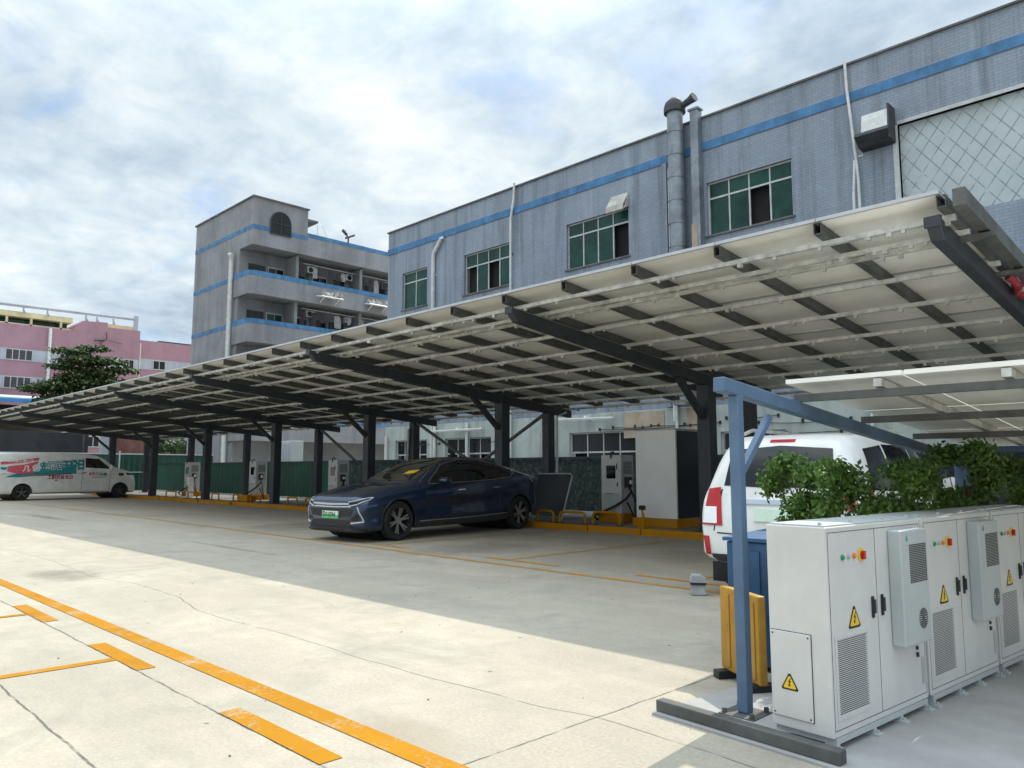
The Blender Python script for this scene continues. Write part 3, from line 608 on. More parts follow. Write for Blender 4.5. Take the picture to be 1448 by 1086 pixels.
# ================================================================== DORMITORY with balconies
DX, DY = -50.6, 24.2
dorm = thing('dormitory_block', 'grey dormitory block with blue bands and open balconies, arched window on its tower', 'building', (-56,30,0), world=True)
m = MB()
m.box(-60.5,-52.6,DY,42,0,17.299)                       # core, balconies in front of it
m.box(-60.5,DX,DY,28.5,17.3,20.75)                    # stair tower
m.box(-52.6,DX,28.501,42,17.3,18.45)                  # roof slab with parapet
m.box(DX-0.15,DX,28.501,42,18.45,18.95)
for zf in (13.75,10.3,6.85,3.4):
    m.box(-52.599,DX-0.15,DY+0.15,42,zf,zf+0.2)
    for yc in (28.0,33.6,39.2): m.box(-52.598,DX-0.5,yc-0.12,yc+0.12,zf+0.201,zf+3.5); m.prism([(DX-0.16,zf+3.5),(-52.5,zf+3.5),(-52.5,zf+3.0)],'y',yc-0.1,yc+0.1)
m.build('wall', 'conc_wall', dorm)
for zf, zt in ((13.75,15.4),(10.3,11.95),(6.85,8.5),(3.4,5.05)):
    m = MB(); m.prism([(-53.3,DY-0.12),(DX-0.25,DY-0.12),(DX,DY+0.35),(DX,42),(DX-0.15,42),(DX-0.15,DY+0.4),(DX-0.35,DY+0.001),(-53.3,DY-0.001)],'z',zf,zt)
    par = m.build('balcony_parapet', 'conc_wall', dorm)
    m = MB(); m.prism([(-53.32,DY-0.14),(DX-0.24,DY-0.14),(DX+0.02,DY+0.35),(DX+0.02,42),(DX-0.17,42),(DX-0.17,DY+0.42),(DX-0.37,DY+0.02),(-53.32,DY+0.001)],'z',zt-0.31,zt+0.03); m.build('blue_cap', 'stripe', par)
m = MB(); m.box(-60.52,DX+0.02,DY-0.02,DY-0.001,18.45,18.76); m.box(DX+0.001,DX+0.02,DY,28.5,18.45,18.76); m.box(DX-0.2,DX+0.02,28.5,42,18.70,19.0)
for z in (15.1,11.65,8.2): m.box(-60.52,-53.33,DY-0.02,DY-0.001,z,z+0.3)
m.build('blue_band', 'stripe', dorm)
m = MB(); m.box(-60.65,DX+0.1,DY-0.1,28.6,20.75,20.85); m.build('tower_coping', 'conc_edge', dorm)
pts = [(25.5,18.35)]+[(25.5+0.8-0.8*math.cos(t),19.2+0.85*math.sin(t)) for t in [math.pi*k/14 for k in range(15)]]+[(27.1,18.35)]
m = MB(); m.prism(pts,'x',DX-0.05,DX+0.04); aw = m.build('arched_window', 'glass_dark', dorm)
m = MB(); m.tube([(DX+0.05,y,z) for y, z in pts]+[(DX+0.05,25.5,18.35)],0.05,6); m.tube([(DX+0.06,25.5,19.15),(DX+0.06,27.1,19.15)],0.03,6); m.tube([(DX+0.06,26.3,18.4),(DX+0.06,26.3,20.0)],0.03,6); m.build('frame', 'dark_cap', aw)
m = MB(); m.box(-53,DX-0.4,28.5,29.6,20.1,20.25); m.build('canopy_slab', 'conc_edge', dorm)
m = MB(); m.tube([(-53.5,DY-0.3,17.0),(-53.0,DY-0.35,16.9),(-53.3,DY-0.28,16.6),(-53.3,DY-0.28,0)],0.17,10); m.build('downpipe', 'pvc', dorm, smooth=True)
rd = random.Random(21)
for zf in (13.95,10.5,7.05):
    for k, y in enumerate((24.9,26.4,28.5,30.1,31.7,34.1,35.7,37.3)):  # balcony doors and windows, made large and dark to carry the recess's shade
        door = k % 2 == 1
        m = MB(); m.box(-52.598,-52.54,y,y+1.3,zf+(0.02 if door else 0.7),zf+2.45); f = m.build('door' if door else 'window', 'dark_cap' if rd.random()<0.6 else 'alu', dorm)
        m = MB(); m.box(-52.539,-52.52,y+0.07,y+0.63,zf+(0.2 if door else 0.78),zf+2.36); m.box(-52.539,-52.52,y+0.68,y+1.23,zf+(0.2 if door else 0.78),zf+2.36); m.build('pane', 'glass_dark' if rd.random()<0.7 else 'glass_green', f)
    for y in (29.85,33.3,36.95):
        m = MB(); m.box(-52.5,-52.15,y-0.4,y+0.4,zf+2.5,zf+3.0); a_ = m.build('wall_unit', 'white_paint', dorm, bevel=0.03); m = MB(); m.lathe([(0.2,-52.149),(0.2,-52.14),(0,-52.14)],14,'x',(0,y-0.1,zf+2.75)); m.build('fan', 'black', a_)
    m = MB(); m.tube([(DX-0.9,28.7,zf+2.95),(DX-0.9,33.4,zf+2.93)],0.03,6); m.tube([(DX-0.9,33.8,zf+2.95),(DX-0.9,39.0,zf+2.93)],0.03,6); m.build('washing_rail', 'alu', dorm)
# washing lines and clothes racks are things that hang there
for zf in (13.95,10.5):
    for k in range(14):
        y = 28.6+k*0.72+rd.uniform(-0.3,0.3); hh = rd.uniform(0.5,1.2); ww = rd.uniform(0.3,0.6)
        if rd.random() < 0.2: continue
        m = MB(); z1_ = zf+2.75
        v = []; 
        for i in range(5):
            for j in range(4): v.append((DX-0.9+0.05*math.sin(i*2+j+k),y+ww*i/4*(1-0.12*(j==0)),z1_-hh*j/3))
        vb = [(a-0.02,b,c) for a,b,c in v]; n_ = len(v)
        fs = [(i*4+j,i*4+j+1,(i+1)*4+j+1,(i+1)*4+j) for i in range(4) for j in range(3)]
        m.add(v+vb, fs+[tuple(n_+q for q in reversed(f)) for f in fs]); m.tube([(DX-0.9,y+ww/2,z1_-0.02),(DX-0.9,y+ww/2,z1_+0.18)],0.015,5)
        pale = rd.random() < 0.55; fl_ = 'upper' if zf > 12 else 'lower'
        tag(m.build('hanging_laundry', 'laundry' if pale else 'laundry_dark', fix=False), '%s garment hung to dry on the %s open balcony of the grey dormitory' % ('pale' if pale else 'dark', fl_), 'laundry', '%s washing on the %s balcony' % ('pale' if pale else 'dark', fl_))
for (y, z, lab) in ((29.4,14.35,'white folding clothes rack with bundled cloth on the upper parapet, nearer the arched window'),(33.7,14.4,'white folding clothes rack with bundled cloth on the upper parapet, beside the factory corner')):
    t = thing('clothes_rack', lab, 'clothes rack', (DX+0.4,y+0.9,z), world=True, group='clothes racks on the balcony parapet')
    m = MB(); m.tube([(DX+0.02,y,z),(DX+0.7,y,z-0.1),(DX+0.7,y+1.9,z-0.1),(DX+0.02,y+1.9,z)],0.045,6)
    for q in (0.25,0.45,0.6): m.tube([(DX+q,y+0.02,z-0.05),(DX+q,y+1.88,z-0.05)],0.03,5)
    m.tube([(DX+0.02,y+0.3,z-0.45),(DX+0.65,y+0.3,z-0.1)],0.03,5); m.tube([(DX+0.02,y+1.6,z-0.45),(DX+0.65,y+1.6,z-0.1)],0.03,5); m.build('rack_frame', 'white_paint', t)
    m = MB()
    for i in range(6): m.tube([(DX+rd.uniform(0.1,0.6),y+0.3*i+0.1,z),(DX+rd.uniform(0.1,0.6),y+0.3*i+0.2,z+0.25),(DX+rd.uniform(0.1,0.6),y+0.3*i+0.4,z-0.05)],[0.12,0.16,0.10],7)
    m.build('cloth', 'laundry', t, smooth=True)
t = thing('roof_antenna', 'rusty twisted antenna standing on the dormitory roof parapet', 'antenna', (DX-0.5,32.3,18.5), world=True)
m = MB(); m.tube([(DX-0.5,32.3,18.5),(DX-0.5,32.35,19.5),(DX-0.5,32.0,20.1)],0.07,6); m.tube([(DX-0.5,32.1,19.5),(DX-0.5,32.9,19.9)],0.09,6); m.tube([(DX-0.5,31.8,20.1),(DX-0.5,32.2,19.8)],0.12,6); m.build('mast', 'dark_cap', t)
m = MB(); m.tube([(DX-0.5,29.0,20.2),(DX-0.5,30.0,20.0),(DX-0.5,30.6,18.9)],0.018,5); m.tube([(DX-0.5,29.6,18.5),(DX-0.5,29.6,19.9)],0.02,5); m.build('wire', 'alu', t)

# ================================================================== PINK BUILDING
PX = -108.0
pk = thing('pink_building', 'pink rendered apartment block with grey window bands in the far left background', 'building', (-114,30,0), world=True)
m = MB(); m.box(-124,PX,-6,36.3,0,19.0); m.box(-120,PX,28.8,36.299,19.001,19.95); m.prism([(28.3,19.001),(29.2,20.4),(32.2,20.55),(32.2,19.001)],'x',-116,PX+0.01); m.box(-122,PX-0.6,36.301,52,0,18.85); m.build('wall', 'pink', pk)
for (z0, z1) in ((14.55,16.0),(11.1,12.65),(7.6,9.1),(4.2,5.7)):
    m = MB(); m.box(PX+0.001,PX+0.05,-6,36.25,z0,z1); m.box(PX-0.599,PX-0.55,36.31,51,z0+0.35,z1+0.35); m.build('grey_band', 'pinkband', pk)
    for (y0, y1_) in ((-3.5,0.5),(3.5,6.2),(9,12),(15,18),(21.0,23.9),(26.8,28.0),(30.5,32),(34.4,35.7)):
        m = MB(); m.box(PX+0.052,PX+0.09,y0,y1_,z0+0.05,z1-0.05); f = m.build('window', 'alu', pk)
        m = MB(); n_ = max(2,int((y1_-y0)/0.65)); wv = (y1_-y0-0.1)/n_
        for k in range(n_): m.box(PX+0.091,PX+0.10,y0+0.05+k*wv+0.05,y0+0.05+(k+1)*wv-0.05,z0+0.14,z1-0.14)
        m.build('pane', 'glass_dark' if y0 > 24 else 'laundry_dark', f)
    for (y0, y1_) in ((38.3,40.0),(44,46)):
        m = MB(); m.box(PX-0.549,PX-0.5,y0,y1_,z0+0.42,z1+0.25); f = m.build('window', 'alu', pk)
        m = MB(); m.box(PX-0.499,PX-0.49,y0+0.1,y0+0.8,z0+0.52,z1+0.15); m.box(PX-0.499,PX-0.49,y0+0.9,y1_-0.1,z0+0.52,z1+0.15); m.build('pane', 'glass_dark', f)
m = MB(); m.box(-118,PX-1.0,10,28.2,19.001,19.3); m.box(-118,PX-0.9,9,28.3,20.1,20.75); m.box(-112,PX-1.0,36.0,36.2,19.95,20.6); m.box(-116,PX-1.2,32.21,35.8,20.0,20.6); m.build('terrace_fascia', 'cream', pk)
m = MB(); m.box(-117,PX-2.2,10,28,19.3,20.1); m.build('terrace_glazing', 'glass_green', pk)
m = MB()
for y in (21.0,23.6,26.9): m.box(PX-1.2,PX-1.0,y,y+0.25,19.001,20.1)
m.build('terrace_post', 'cream', pk)
m = MB(); m.tube([(PX-0.5,10,21.35),(PX-0.5,35.9,21.6)],0.13,6); m.tube([(PX-0.5,10,21.15),(PX-0.5,35.9,21.4)],0.06,5); m.box(PX-0.7,PX-0.4,35.6,36.1,19.0,22.0)
for y in (12,17,22.7,25.3,29.7,31,33): m.tube([(PX-0.5,y,20.5),(PX-0.5,y,21.4)],0.1,6); m.tube([(PX-0.5,y,20.9),(PX-0.5,y+0.25,20.5)],0.12,6)
m.build('roof_rail', 'pinkband', pk)
m = MB(); m.tube([(PX+0.2,25.7,3),(PX+0.2,25.6,18.9)],0.18,8); m.tube([(PX-0.3,36.5,3),(PX-0.3,36.5,18.4)],0.1,6); m.build('downpipe', 'pvc', pk)
m = MB(); m.box(-116,PX-2,39.5,44,18.85,19.25); m.build('roof_shed', 'dark_cap', pk)
m = MB(); m.tube([(PX+0.3,32.0,19.2),(PX+0.3,32.1,18.3),(PX+0.25,31.3,17.7),(PX+0.25,31.7,17.2)],0.07,5); m.tube([(PX+0.3,30.6,18.0),(PX+0.3,31.8,18.1)],0.12,6); m.tube([(PX+0.3,32.3,18.2),(PX+0.3,34,17.9)],0.05,5); m.build('wall_bracket', 'dark_cap', pk)
# low blue-roofed shed in front of it
t = thing('blue_roofed_shed', 'low shed with pale sheet roof and bright blue eaves below the pink building', 'shed', (-96,18,0), world=True)
m = MB(); m.box(-103,-92,-6,25.5,0,8.0); m.build('wall', 'pinkband', t)
m = MB(); m.prism([(-104,9.6),(-91.3,8.6),(-91.3,8.75),(-104,10.0)],'y',-6.5,26); m.build('roof', 'pale_roof', t)
m = MB(); m.box(-91.5,-91.2,-6.6,26.1,8.25,8.62); m.build('eaves', 'blue_roof', t)
m = MB(); m.box(-91.99,-91.95,-5,24,6.8,8.0); m.build('window_strip', 'glass_dark', t)

# ================================================================== VEHICLES
def interp(xs, ys, x):
    """monotone cubic"""
    n = len(xs)
    if x <= xs[0]: return ys[0]
    if x >= xs[-1]: return ys[-1]
    d = [(ys[i+1]-ys[i])/(xs[i+1]-xs[i]) for i in range(n-1)]
    t = [d[0]]+[0 if d[i-1]*d[i] <= 0 else 2*d[i-1]*d[i]/(d[i-1]+d[i]) for i in range(1, n-1)]+[d[-1]]
    for i in range(n-1):
        if x <= xs[i+1]:
            h = xs[i+1]-xs[i]; s = (x-xs[i])/h
            return ((1+2*s)*(1-s)**2)*ys[i]+h*s*(1-s)**2*t[i]+s*s*(3-2*s)*ys[i+1]+h*s*s*(s-1)*t[i+1]
def crom(pts, k=6):
    out = []
    for i in range(len(pts)-1):
        p0 = pts[max(i-1,0)]; p1 = pts[i]; p2 = pts[i+1]; p3 = pts[min(i+2,len(pts)-1)]
        for j in range(k):
            t = j/k; out.append(tuple(0.5*((2*b)+(-a+c)*t+(2*a-5*b+4*c-d)*t*t+(-a+3*b-3*c+d)*t**3) for a,b,c,d in zip(p0,p1,p2,p3)))
    return out+[pts[-1]]
class Car:
    """lofted body; local axes: x across, -y = nose, z up"""
    def __init__(s, root, st, axles, wr, paintm, glass_z=None, crease=0.5):
        s.root = root; s.wr = wr; s.axles = axles
        ys = [a[0] for a in st]; cols = [[a[i] for a in st] for i in range(1, 7)]
        n = 96; samp = []
        for i in range(n+1):
            u = i/n; uu = 0.5-0.5*math.cos(math.pi*u); u = 0.5*u+0.5*uu
            samp.append(ys[0]+(ys[-1]-ys[0])*u)
        rings = []
        for y in samp:
            zb_, zbelt, zt, w, wtop, round_ = [interp(ys, c, y) for c in cols]
            zm = zb_+(zbelt-zb_)*0.5; g = zt-zbelt
            half = [(0,zb_),(w*0.78,zb_),(w*0.955,zb_+0.05),(w*0.985,zb_+(zbelt-zb_)*0.25),(w*(0.985 if crease<0.3 else 0.975),zm),(w*1.0,zb_+(zbelt-zb_)*0.78),(w*0.975,zbelt-0.01),(w*0.975*(1-0.22)+wtop*0.22,zbelt+g*0.25),(w*0.975*0.45+wtop*0.55,zbelt+g*0.62),(wtop,zbelt+g*0.90),(wtop*0.86,zbelt+g*0.975),(wtop*0.5,zt-0.002),(0,zt)]
            c = crom(half, 4); rings.append([(x, y, z) for x, z in c]+[(-x, y, z) for x, z in c[-2:0:-1]])
        m = MB(); k = len(rings[0]); m.v = [p for r_ in rings for p in r_]
        for i in range(len(rings)-1):
            for j in range(k): m.f.append((i*k+j, i*k+(j+1)%k, (i+1)*k+(j+1)%k, (i+1)*k+j)); m.mi.append(0)
        m.f += [tuple(range(k-1,-1,-1)), tuple((len(rings)-1)*k+j for j in range(k))]; m.mi += [0,0]
        s.bvh = BVHTree.FromPolygons([Vector(p) for p in m.v], m.f)
        s.body = m.build('body', paintm, root, smooth=True, ang=28)
        # wheel arches cut through
        cut = MB()
        for ay in axles: cut.lathe([(0,-1.3),(wr*1.13,-1.3),(wr*1.13,1.3),(0,1.3)],40,'x',(0,ay,wr*0.98))
        co = cut.build('cutter', paintm, None); co.parent = root
        b = s.body.modifiers.new('b','BOOLEAN'); b.operation = 'DIFFERENCE'; b.object = co; b.solver = 'EXACT'
        bpy.context.view_layer.update(); dg = bpy.context.evaluated_depsgraph_get()
        me = bpy.data.meshes.new_from_object(s.body.evaluated_get(dg)); s.body.modifiers.clear(); s.body.data = me; me.name = 'body'
        bpy.data.objects.remove(co)
    def hit(s, p, d, eps):
        h, nn, i, _ = s.bvh.ray_cast(Vector(p), Vector(d))
        if h is None:
            h, nn, i, _ = s.bvh.find_nearest(Vector(p)+Vector(d)*1.0)
        if nn.dot(Vector(d)) > 0: nn = -nn
        return h+nn*eps
    def ray(s, axis, u, v, eps):
        if axis == 'x+': return s.hit((3,u,v),(-1,0,0),eps)
        if axis == 'x-': return s.hit((-3,u,v),(1,0,0),eps)
        if axis == 'f': return s.hit((u,-8,v),(0,1,0),eps)
        if axis == 'r': return s.hit((u,8,v),(0,-1,0),eps)
        return s.hit((u,v,5),(0,0,-1),eps)
    def patch(s, name, axis, lo, hi, mat, n=18, k=6, eps=0.006, parent=None, smooth=True, lab=None):
        """ruled patch between two chains, laid on the body surface, with a rim that returns into it"""
        def at(ch, t):
            x = t*(len(ch)-1); i = min(int(x), len(ch)-2); f = x-i
            return (ch[i][0]+(ch[i+1][0]-ch[i][0])*f, ch[i][1]+(ch[i+1][1]-ch[i][1])*f)
        m = MB(); P = []; Q = []
        for i in range(n+1):
            a, b = at(lo, i/n), at(hi, i/n)
            for j in range(k+1):
                f = j/k; u, v = a[0]+(b[0]-a[0])*f, a[1]+(b[1]-a[1])*f
                P.append(s.ray(axis, u, v, eps)); Q.append(s.ray(axis, u, v, -0.004))
        m.add(P, [(i*(k+1)+j,(i+1)*(k+1)+j,(i+1)*(k+1)+j+1,i*(k+1)+j+1) for i in range(n) for j in range(k)])
        edge = [i*(k+1) for i in range(n+1)]+[n*(k+1)+j for j in range(1,k+1)]+[i*(k+1)+k for i in range(n-1,-1,-1)]+[j for j in range(k-1,0,-1)]
        e = len(edge); m.add([P[q] for q in edge]+[Q[q] for q in edge], [(i,(i+1)%e,e+(i+1)%e,e+i) for i in range(e)])
        o = m.build(name, mat, parent or s.root, smooth=smooth, ang=50)
        if lab: o['label'] = lab
        return o
    def line(s, name, axis, pts, r, mat, parent=None, eps=0.004, dens=6):
        q = []
        for i in range(len(pts)-1):
            for j in range(dens): f = j/dens; q.append((pts[i][0]+(pts[i+1][0]-pts[i][0])*f, pts[i][1]+(pts[i+1][1]-pts[i][1])*f))
        q.append(pts[-1]); m = MB(); m.tube([s.ray(axis,u,v,eps) for u,v in q], r, 6); return m.build(name, mat, parent or s.root, smooth=True)
    def seam(s, axis, pts, name='panel_gap', r=0.009): return s.line(name, axis, pts, r, 'black', eps=-0.002)
    def text(s, name, axis, body, size, u, v, mat, flip, parent=None, bold=0.0, slant=0.0, xs=1.0, eps=0.012):
        vs, fs = text_mesh(body, size, 0, 'LEFT', bold, xs); m = MB()
        m.add([s.ray(axis, u+(-1 if flip else 1)*(x+slant*y), v+y+0.0*x, eps) for x, y, z in vs], fs)
        return m.build(name, mat, parent or s.root, fix=False)
    def wheel(s, ay, side, hw, spokes, rimm, spokem):
        wr = s.wr; tw = 0.235; x0 = side*(hw-0.015-tw); x1 = side*(hw-0.015)
        m = MB(); a = min(x0,x1); b = max(x0,x1); ri = wr*0.70
        m.lathe([(ri,a+0.02),(wr*0.90,a),(wr*0.97,a+0.02),(wr,a+0.055),(wr,b-0.055),(wr*0.97,b-0.02),(wr*0.90,b),(ri,b-0.015),(ri,a+0.02)],48,'x',(0,ay,wr))
        ty = m.build('wheel', 'rubber', s.root, smooth=True)
        xo = side*(hw-0.04); m = MB()
        m.lathe([(ri*1.0,side*(hw-0.022)),(ri*0.955,side*(hw-0.018)),(ri*0.90,side*(hw-0.07)),(ri*0.90,side*(hw-0.13)),(0.0,side*(hw-0.13))],48,'x',(0,ay,wr)); rim = m.build('rim', rimm, ty, smooth=True)
        m = MB(); n = spokes
        for q in range(n):
            t = 2*math.pi*q/n+0.3
            for dt in (-0.13,0.13):
                c, sn = math.cos(t+dt*0.5), math.sin(t+dt*0.5); c2, s2 = math.cos(t+dt), math.sin(t+dt)
                m.bar((xo-side*0.025,ay+c*0.04,wr+sn*0.04),(xo,ay+c2*ri*0.95,wr+s2*ri*0.95),0.028,0.026,(1,0,0))
        m.lathe([(0.075,xo-side*0.05),(0.07,xo+side*0.004),(0,xo+side*0.008)],20,'x',(0,ay,wr)); m.build('spokes', spokem, ty)
    def wells(s, hw):
        for ay in s.axles:
            m = MB(); m.lathe([(0,-hw+0.30),(s.wr*1.12,-hw+0.30),(s.wr*1.12,hw-0.30),(0,hw-0.30)],32,'x',(0,ay,s.wr*0.98)); m.build('wheel_well', 'black', s.root)
            for sd in ('x+','x-'):
                pts = [(ay+s.wr*1.14*math.cos(t), max(s.wr*0.98+s.wr*1.14*math.sin(t),0.2)) for t in [math.pi*(-0.06+1.12*k/24) for k in range(25)]]
                s.line('arch_lip', sd, pts, 0.016, 'black' , dens=2, eps=-0.002)

# ---- dark blue crossover -------------------------------------------------
car = thing('parked_car', 'dark navy blue crossover car parked nose-out under the canopy, green licence plate', 'car', (-13.72,11.02,0), R(6.6))
HW = 0.96
st = [(-2.80,0.26,0.66,0.80,0.66,0.52,0),(-2.74,0.22,0.70,0.87,0.79,0.62,0),(-2.62,0.20,0.76,0.91,0.88,0.68,0),(-2.35,0.20,0.84,0.97,0.94,0.73,0),(-1.85,0.21,0.93,1.07,0.955,0.76,0),(-1.35,0.22,0.99,1.15,HW,0.76,0),(-0.95,0.22,1.03,1.33,HW,0.72,0),(-0.45,0.22,1.06,1.54,HW,0.68,0),(0.05,0.22,1.10,1.655,HW,0.66,0),(0.6,0.22,1.14,1.685,HW,0.65,0),(1.2,0.23,1.18,1.635,HW,0.64,0),(1.8,0.25,1.24,1.50,HW,0.64,0),(2.3,0.30,1.25,1.355,0.95,0.66,0),(2.62,0.36,1.23,1.275,0.91,0.68,0),(2.76,0.42,1.14,1.20,0.86,0.66,0),(2.84,0.50,0.96,1.04,0.76,0.6,0)]
C = Car(car, st, (-1.85,2.03), 0.39, 'navy'); C.wells(HW)
for ay in (-1.85,2.03):
    for sd in (-1,1): C.wheel(ay, sd, HW, 6, 'black', 'spoke')
tagW = [o for o in car.children if o.name.startswith('wheel')]
C.patch('windscreen','t',[(-0.70,-1.20),(0,-1.34),(0.70,-1.20)],[(-0.575,-0.18),(0,-0.14),(0.575,-0.18)],'windscreen',16,8,0.004)
C.patch('rear_window','t',[(-0.56,1.02),(0,1.0),(0.56,1.02)],[(-0.60,2.15),(0,2.22),(0.60,2.15)],'carglass',14,8,0.004)
C.patch('glass_roof','t',[(-0.53,-0.02),(0,0.0),(0.53,-0.02)],[(-0.52,0.92),(0,0.90),(0.52,0.92)],'black',12,6,0.004)
for sd in ('x+','x-'):
    fw = C.patch('side_window', sd, [(-0.98,1.115),(-0.5,1.125),(0.14,1.145)], [(-0.97,1.135),(-0.45,1.475),(0.14,1.60)], 'carglass',16,6)
    rw = C.patch('side_window', sd, [(0.20,1.147),(0.9,1.18),(1.32,1.20)], [(0.20,1.602),(0.75,1.60),(1.32,1.50)], 'carglass',14,6)
    qw = C.patch('side_window', sd, [(1.36,1.205),(1.62,1.24),(1.84,1.36)], [(1.36,1.49),(1.62,1.43),(1.85,1.372)], 'carglass',8,4)
    C.line('chrome_trim', sd, [(-1.0,1.105),(-0.5,1.113),(0.4,1.143),(1.0,1.174),(1.6,1.222),(1.82,1.31),(1.88,1.372),(1.62,1.452),(1.30,1.522),(0.75,1.622),(0.15,1.622),(-0.45,1.50),(-1.0,1.13)], 0.008, 'chrome', eps=0.008)
    C.line('pillar_trim', sd, [(-1.22,1.13),(-0.72,1.42)], 0.009, 'chrome', eps=0.006)
    C.patch('sill_cladding', sd, [(-1.36,0.225),(1.52,0.245)], [(-1.38,0.34),(1.54,0.36)], 'cladding',20,3)
    C.line('sill_trim', sd, [(-1.3,0.36),(0.2,0.37),(1.5,0.41)], 0.011, 'chrome')
    C.seam(sd, [(-1.10,1.09),(-1.14,0.7),(-1.08,0.38)]); C.seam(sd, [(0.17,1.13),(0.17,0.4)]); C.seam(sd, [(1.33,1.18),(1.36,0.95),(1.28,0.75),(1.26,0.4)])
    for y in (0.0,1.18): C.patch('door_handle', sd, [(y-0.16,0.955+0.03*y),(y+0.07,0.965+0.03*y)], [(y-0.16,0.975+0.03*y),(y+0.07,0.985+0.03*y)], 'chrome',6,2,0.012)
    C.line('tail_lamp_edge', sd, [(2.36,1.20),(2.55,1.10),(2.64,0.86),(2.70,0.52)], 0.012, 'chrome')
for sd in (-1,1):
    m = MB(); m.lathe([(0.0,-0.13),(0.06,-0.115),(0.085,-0.04),(0.085,0.05),(0.06,0.12),(0,0.13)],16,'x',(0,0,0)); m.v = [(p[0],p[1]*1.5,p[2]*0.9) for p in m.v]; m.v = [(p[0]+sd*1.09,p[1]-0.72,p[2]+1.17) for p in m.v]
    mi = m.build('mirror', 'navy', car, smooth=True)
    m = MB(); m.bar((sd*0.86,-0.72,1.11),(sd*1.03,-0.72,1.14),0.06,0.035); m.build('mirror_stalk', 'black', mi)
# nose: light bar, lamps, grille, plate, lower intake, lip
C.patch('grille','f',[(-0.60,0.50),(0,0.47),(0.60,0.50)],[(-0.66,0.645),(0,0.645),(0.66,0.645)],'black',18,4)
C.patch('lower_intake','f',[(-0.70,0.255),(0,0.235),(0.70,0.255)],[(-0.55,0.43),(0,0.43),(0.55,0.43)],'black',18,4)
C.patch('front_lip','f',[(-0.82,0.222),(0,0.222),(0.82,0.222)],[(-0.82,0.262),(0,0.262),(0.82,0.262)],'cladding',18,2,0.03)
C.patch('light_bar','f',[(-0.55,0.725),(0,0.71),(0.55,0.725)],[(-0.55,0.758),(0,0.745),(0.55,0.758)],'lamp_clear',18,2,0.012)
C.patch('nose_crease','f',[(-0.60,0.68),(0,0.668),(0.60,0.68)],[(-0.60,0.695),(0,0.683),(0.60,0.695)],'chrome',18,2,0.006)
for s_ in (-1,1):
    sd = 'x+' if s_ > 0 else 'x-'
    h = C.patch('headlight','f',[(s_*0.52,0.70),(s_*0.70,0.715),(s_*0.84,0.78)],[(s_*0.52,0.765),(s_*0.70,0.80),(s_*0.83,0.85)],'glass_dark',10,4,0.008)
    C.line('lamp_strip','f',[(s_*0.54,0.775),(s_*0.70,0.80),(s_*0.84,0.855)],0.012,'lamp_clear',h,0.014); C.line('lamp_strip','f',[(s_*0.54,0.695),(s_*0.72,0.725),(s_*0.85,0.80),(s_*0.85,0.855)],0.012,'lamp_clear',h,0.014)
    C.line('daylight_strip','f',[(s_*0.74,0.68),(s_*0.79,0.55),(s_*0.835,0.40),(s_*0.62,0.37)],0.015,'lamp_clear',None,0.010)
    C.patch('side_vent','f',[(s_*0.60,0.42),(s_*0.78,0.42)],[(s_*0.58,0.46),(s_*0.765,0.56)],'black',6,3,0.005)
pl = C.patch('licence_plate','f',[(-0.24,0.455),(0.24,0.455)],[(-0.24,0.595),(0.24,0.595)],'platewhite',8,3,0.03)
C.patch('plate_fade','f',[(-0.24,0.455),(0.24,0.455)],[(-0.24,0.52),(0.24,0.52)],'greenv',8,2,0.034,pl)
C.text('plate_characters','f','粤G·GFA6',0.115,-0.225,0.492,'black',False,pl,0.002,0,0.80,0.038)
C.patch('dashboard_sign','t',[(0.12,-1.02),(0.40,-0.96)],[(0.16,-0.86),(0.44,-0.80)],'sign_yellow',5,4,0.007)
C.line('wiper','t',[(-0.05,-1.26),(-0.45,-0.95)],0.008,'black',None,0.014); C.line('wiper','t',[(0.55,-1.20),(0.10,-0.98)],0.008,'black',None,0.014)
C.seam('t',[(-0.62,-1.26),(-0.74,-1.9),(-0.66,-2.5)]); C.seam('t',[(0.62,-1.26),(0.74,-1.9),(0.66,-2.5)])
m = MB(); m.box(-0.55,0.55,2.70,2.80,0.60,0.62); m.build('rear_diffuser','black',car)
m = MB(); m.prism([(0.55,1.65),(0.62,1.78),(0.72,1.78),(0.85,1.62)],'x',-0.03,0.03); m.build('roof_fin','black',car)

# ---- white SUV, tail towards us ---------------------------------------------
suv = thing('parked_suv', 'white SUV seen from behind beside the battery cabinets, red and clear tail lamps', 'suv', (-4.06,10.05,0), R(180+3))
HW = 0.93
st = [(-2.35,0.34,0.76,0.92,0.62,0.5,0),(-2.25,0.28,0.84,1.0,0.82,0.66,0),(-1.9,0.27,0.96,1.06,0.90,0.74,0),(-1.2,0.27,1.02,1.14,HW,0.77,0),(-0.85,0.27,1.05,1.35,HW,0.74,0),(-0.35,0.27,1.08,1.70,HW,0.71,0),(0.2,0.28,1.10,1.80,HW,0.70,0),(1.0,0.28,1.12,1.82,HW,0.70,0),(1.7,0.30,1.13,1.79,HW,0.68,0),(1.92,0.34,1.13,1.72,0.92,0.64,0),(2.04,0.38,1.12,1.50,0.91,0.66,0),(2.12,0.40,1.05,1.20,0.90,0.72,0),(2.20,0.40,0.80,0.92,0.86,0.74,0),(2.24,0.44,0.66,0.74,0.78,0.68,0)]
S = Car(suv, st, (-1.5,1.42), 0.37, 'carwhite', crease=0.2); S.wells(HW)
for ay in (-1.5,1.42):
    for sd in (-1,1): S.wheel(ay, sd, HW, 5, 'cladding', 'spoke')
S.patch('windscreen','t',[(-0.68,-1.15),(0,-1.22),(0.68,-1.15)],[(-0.60,-0.35),(0,-0.32),(0.60,-0.35)],'windscreen',14,6,0.004)
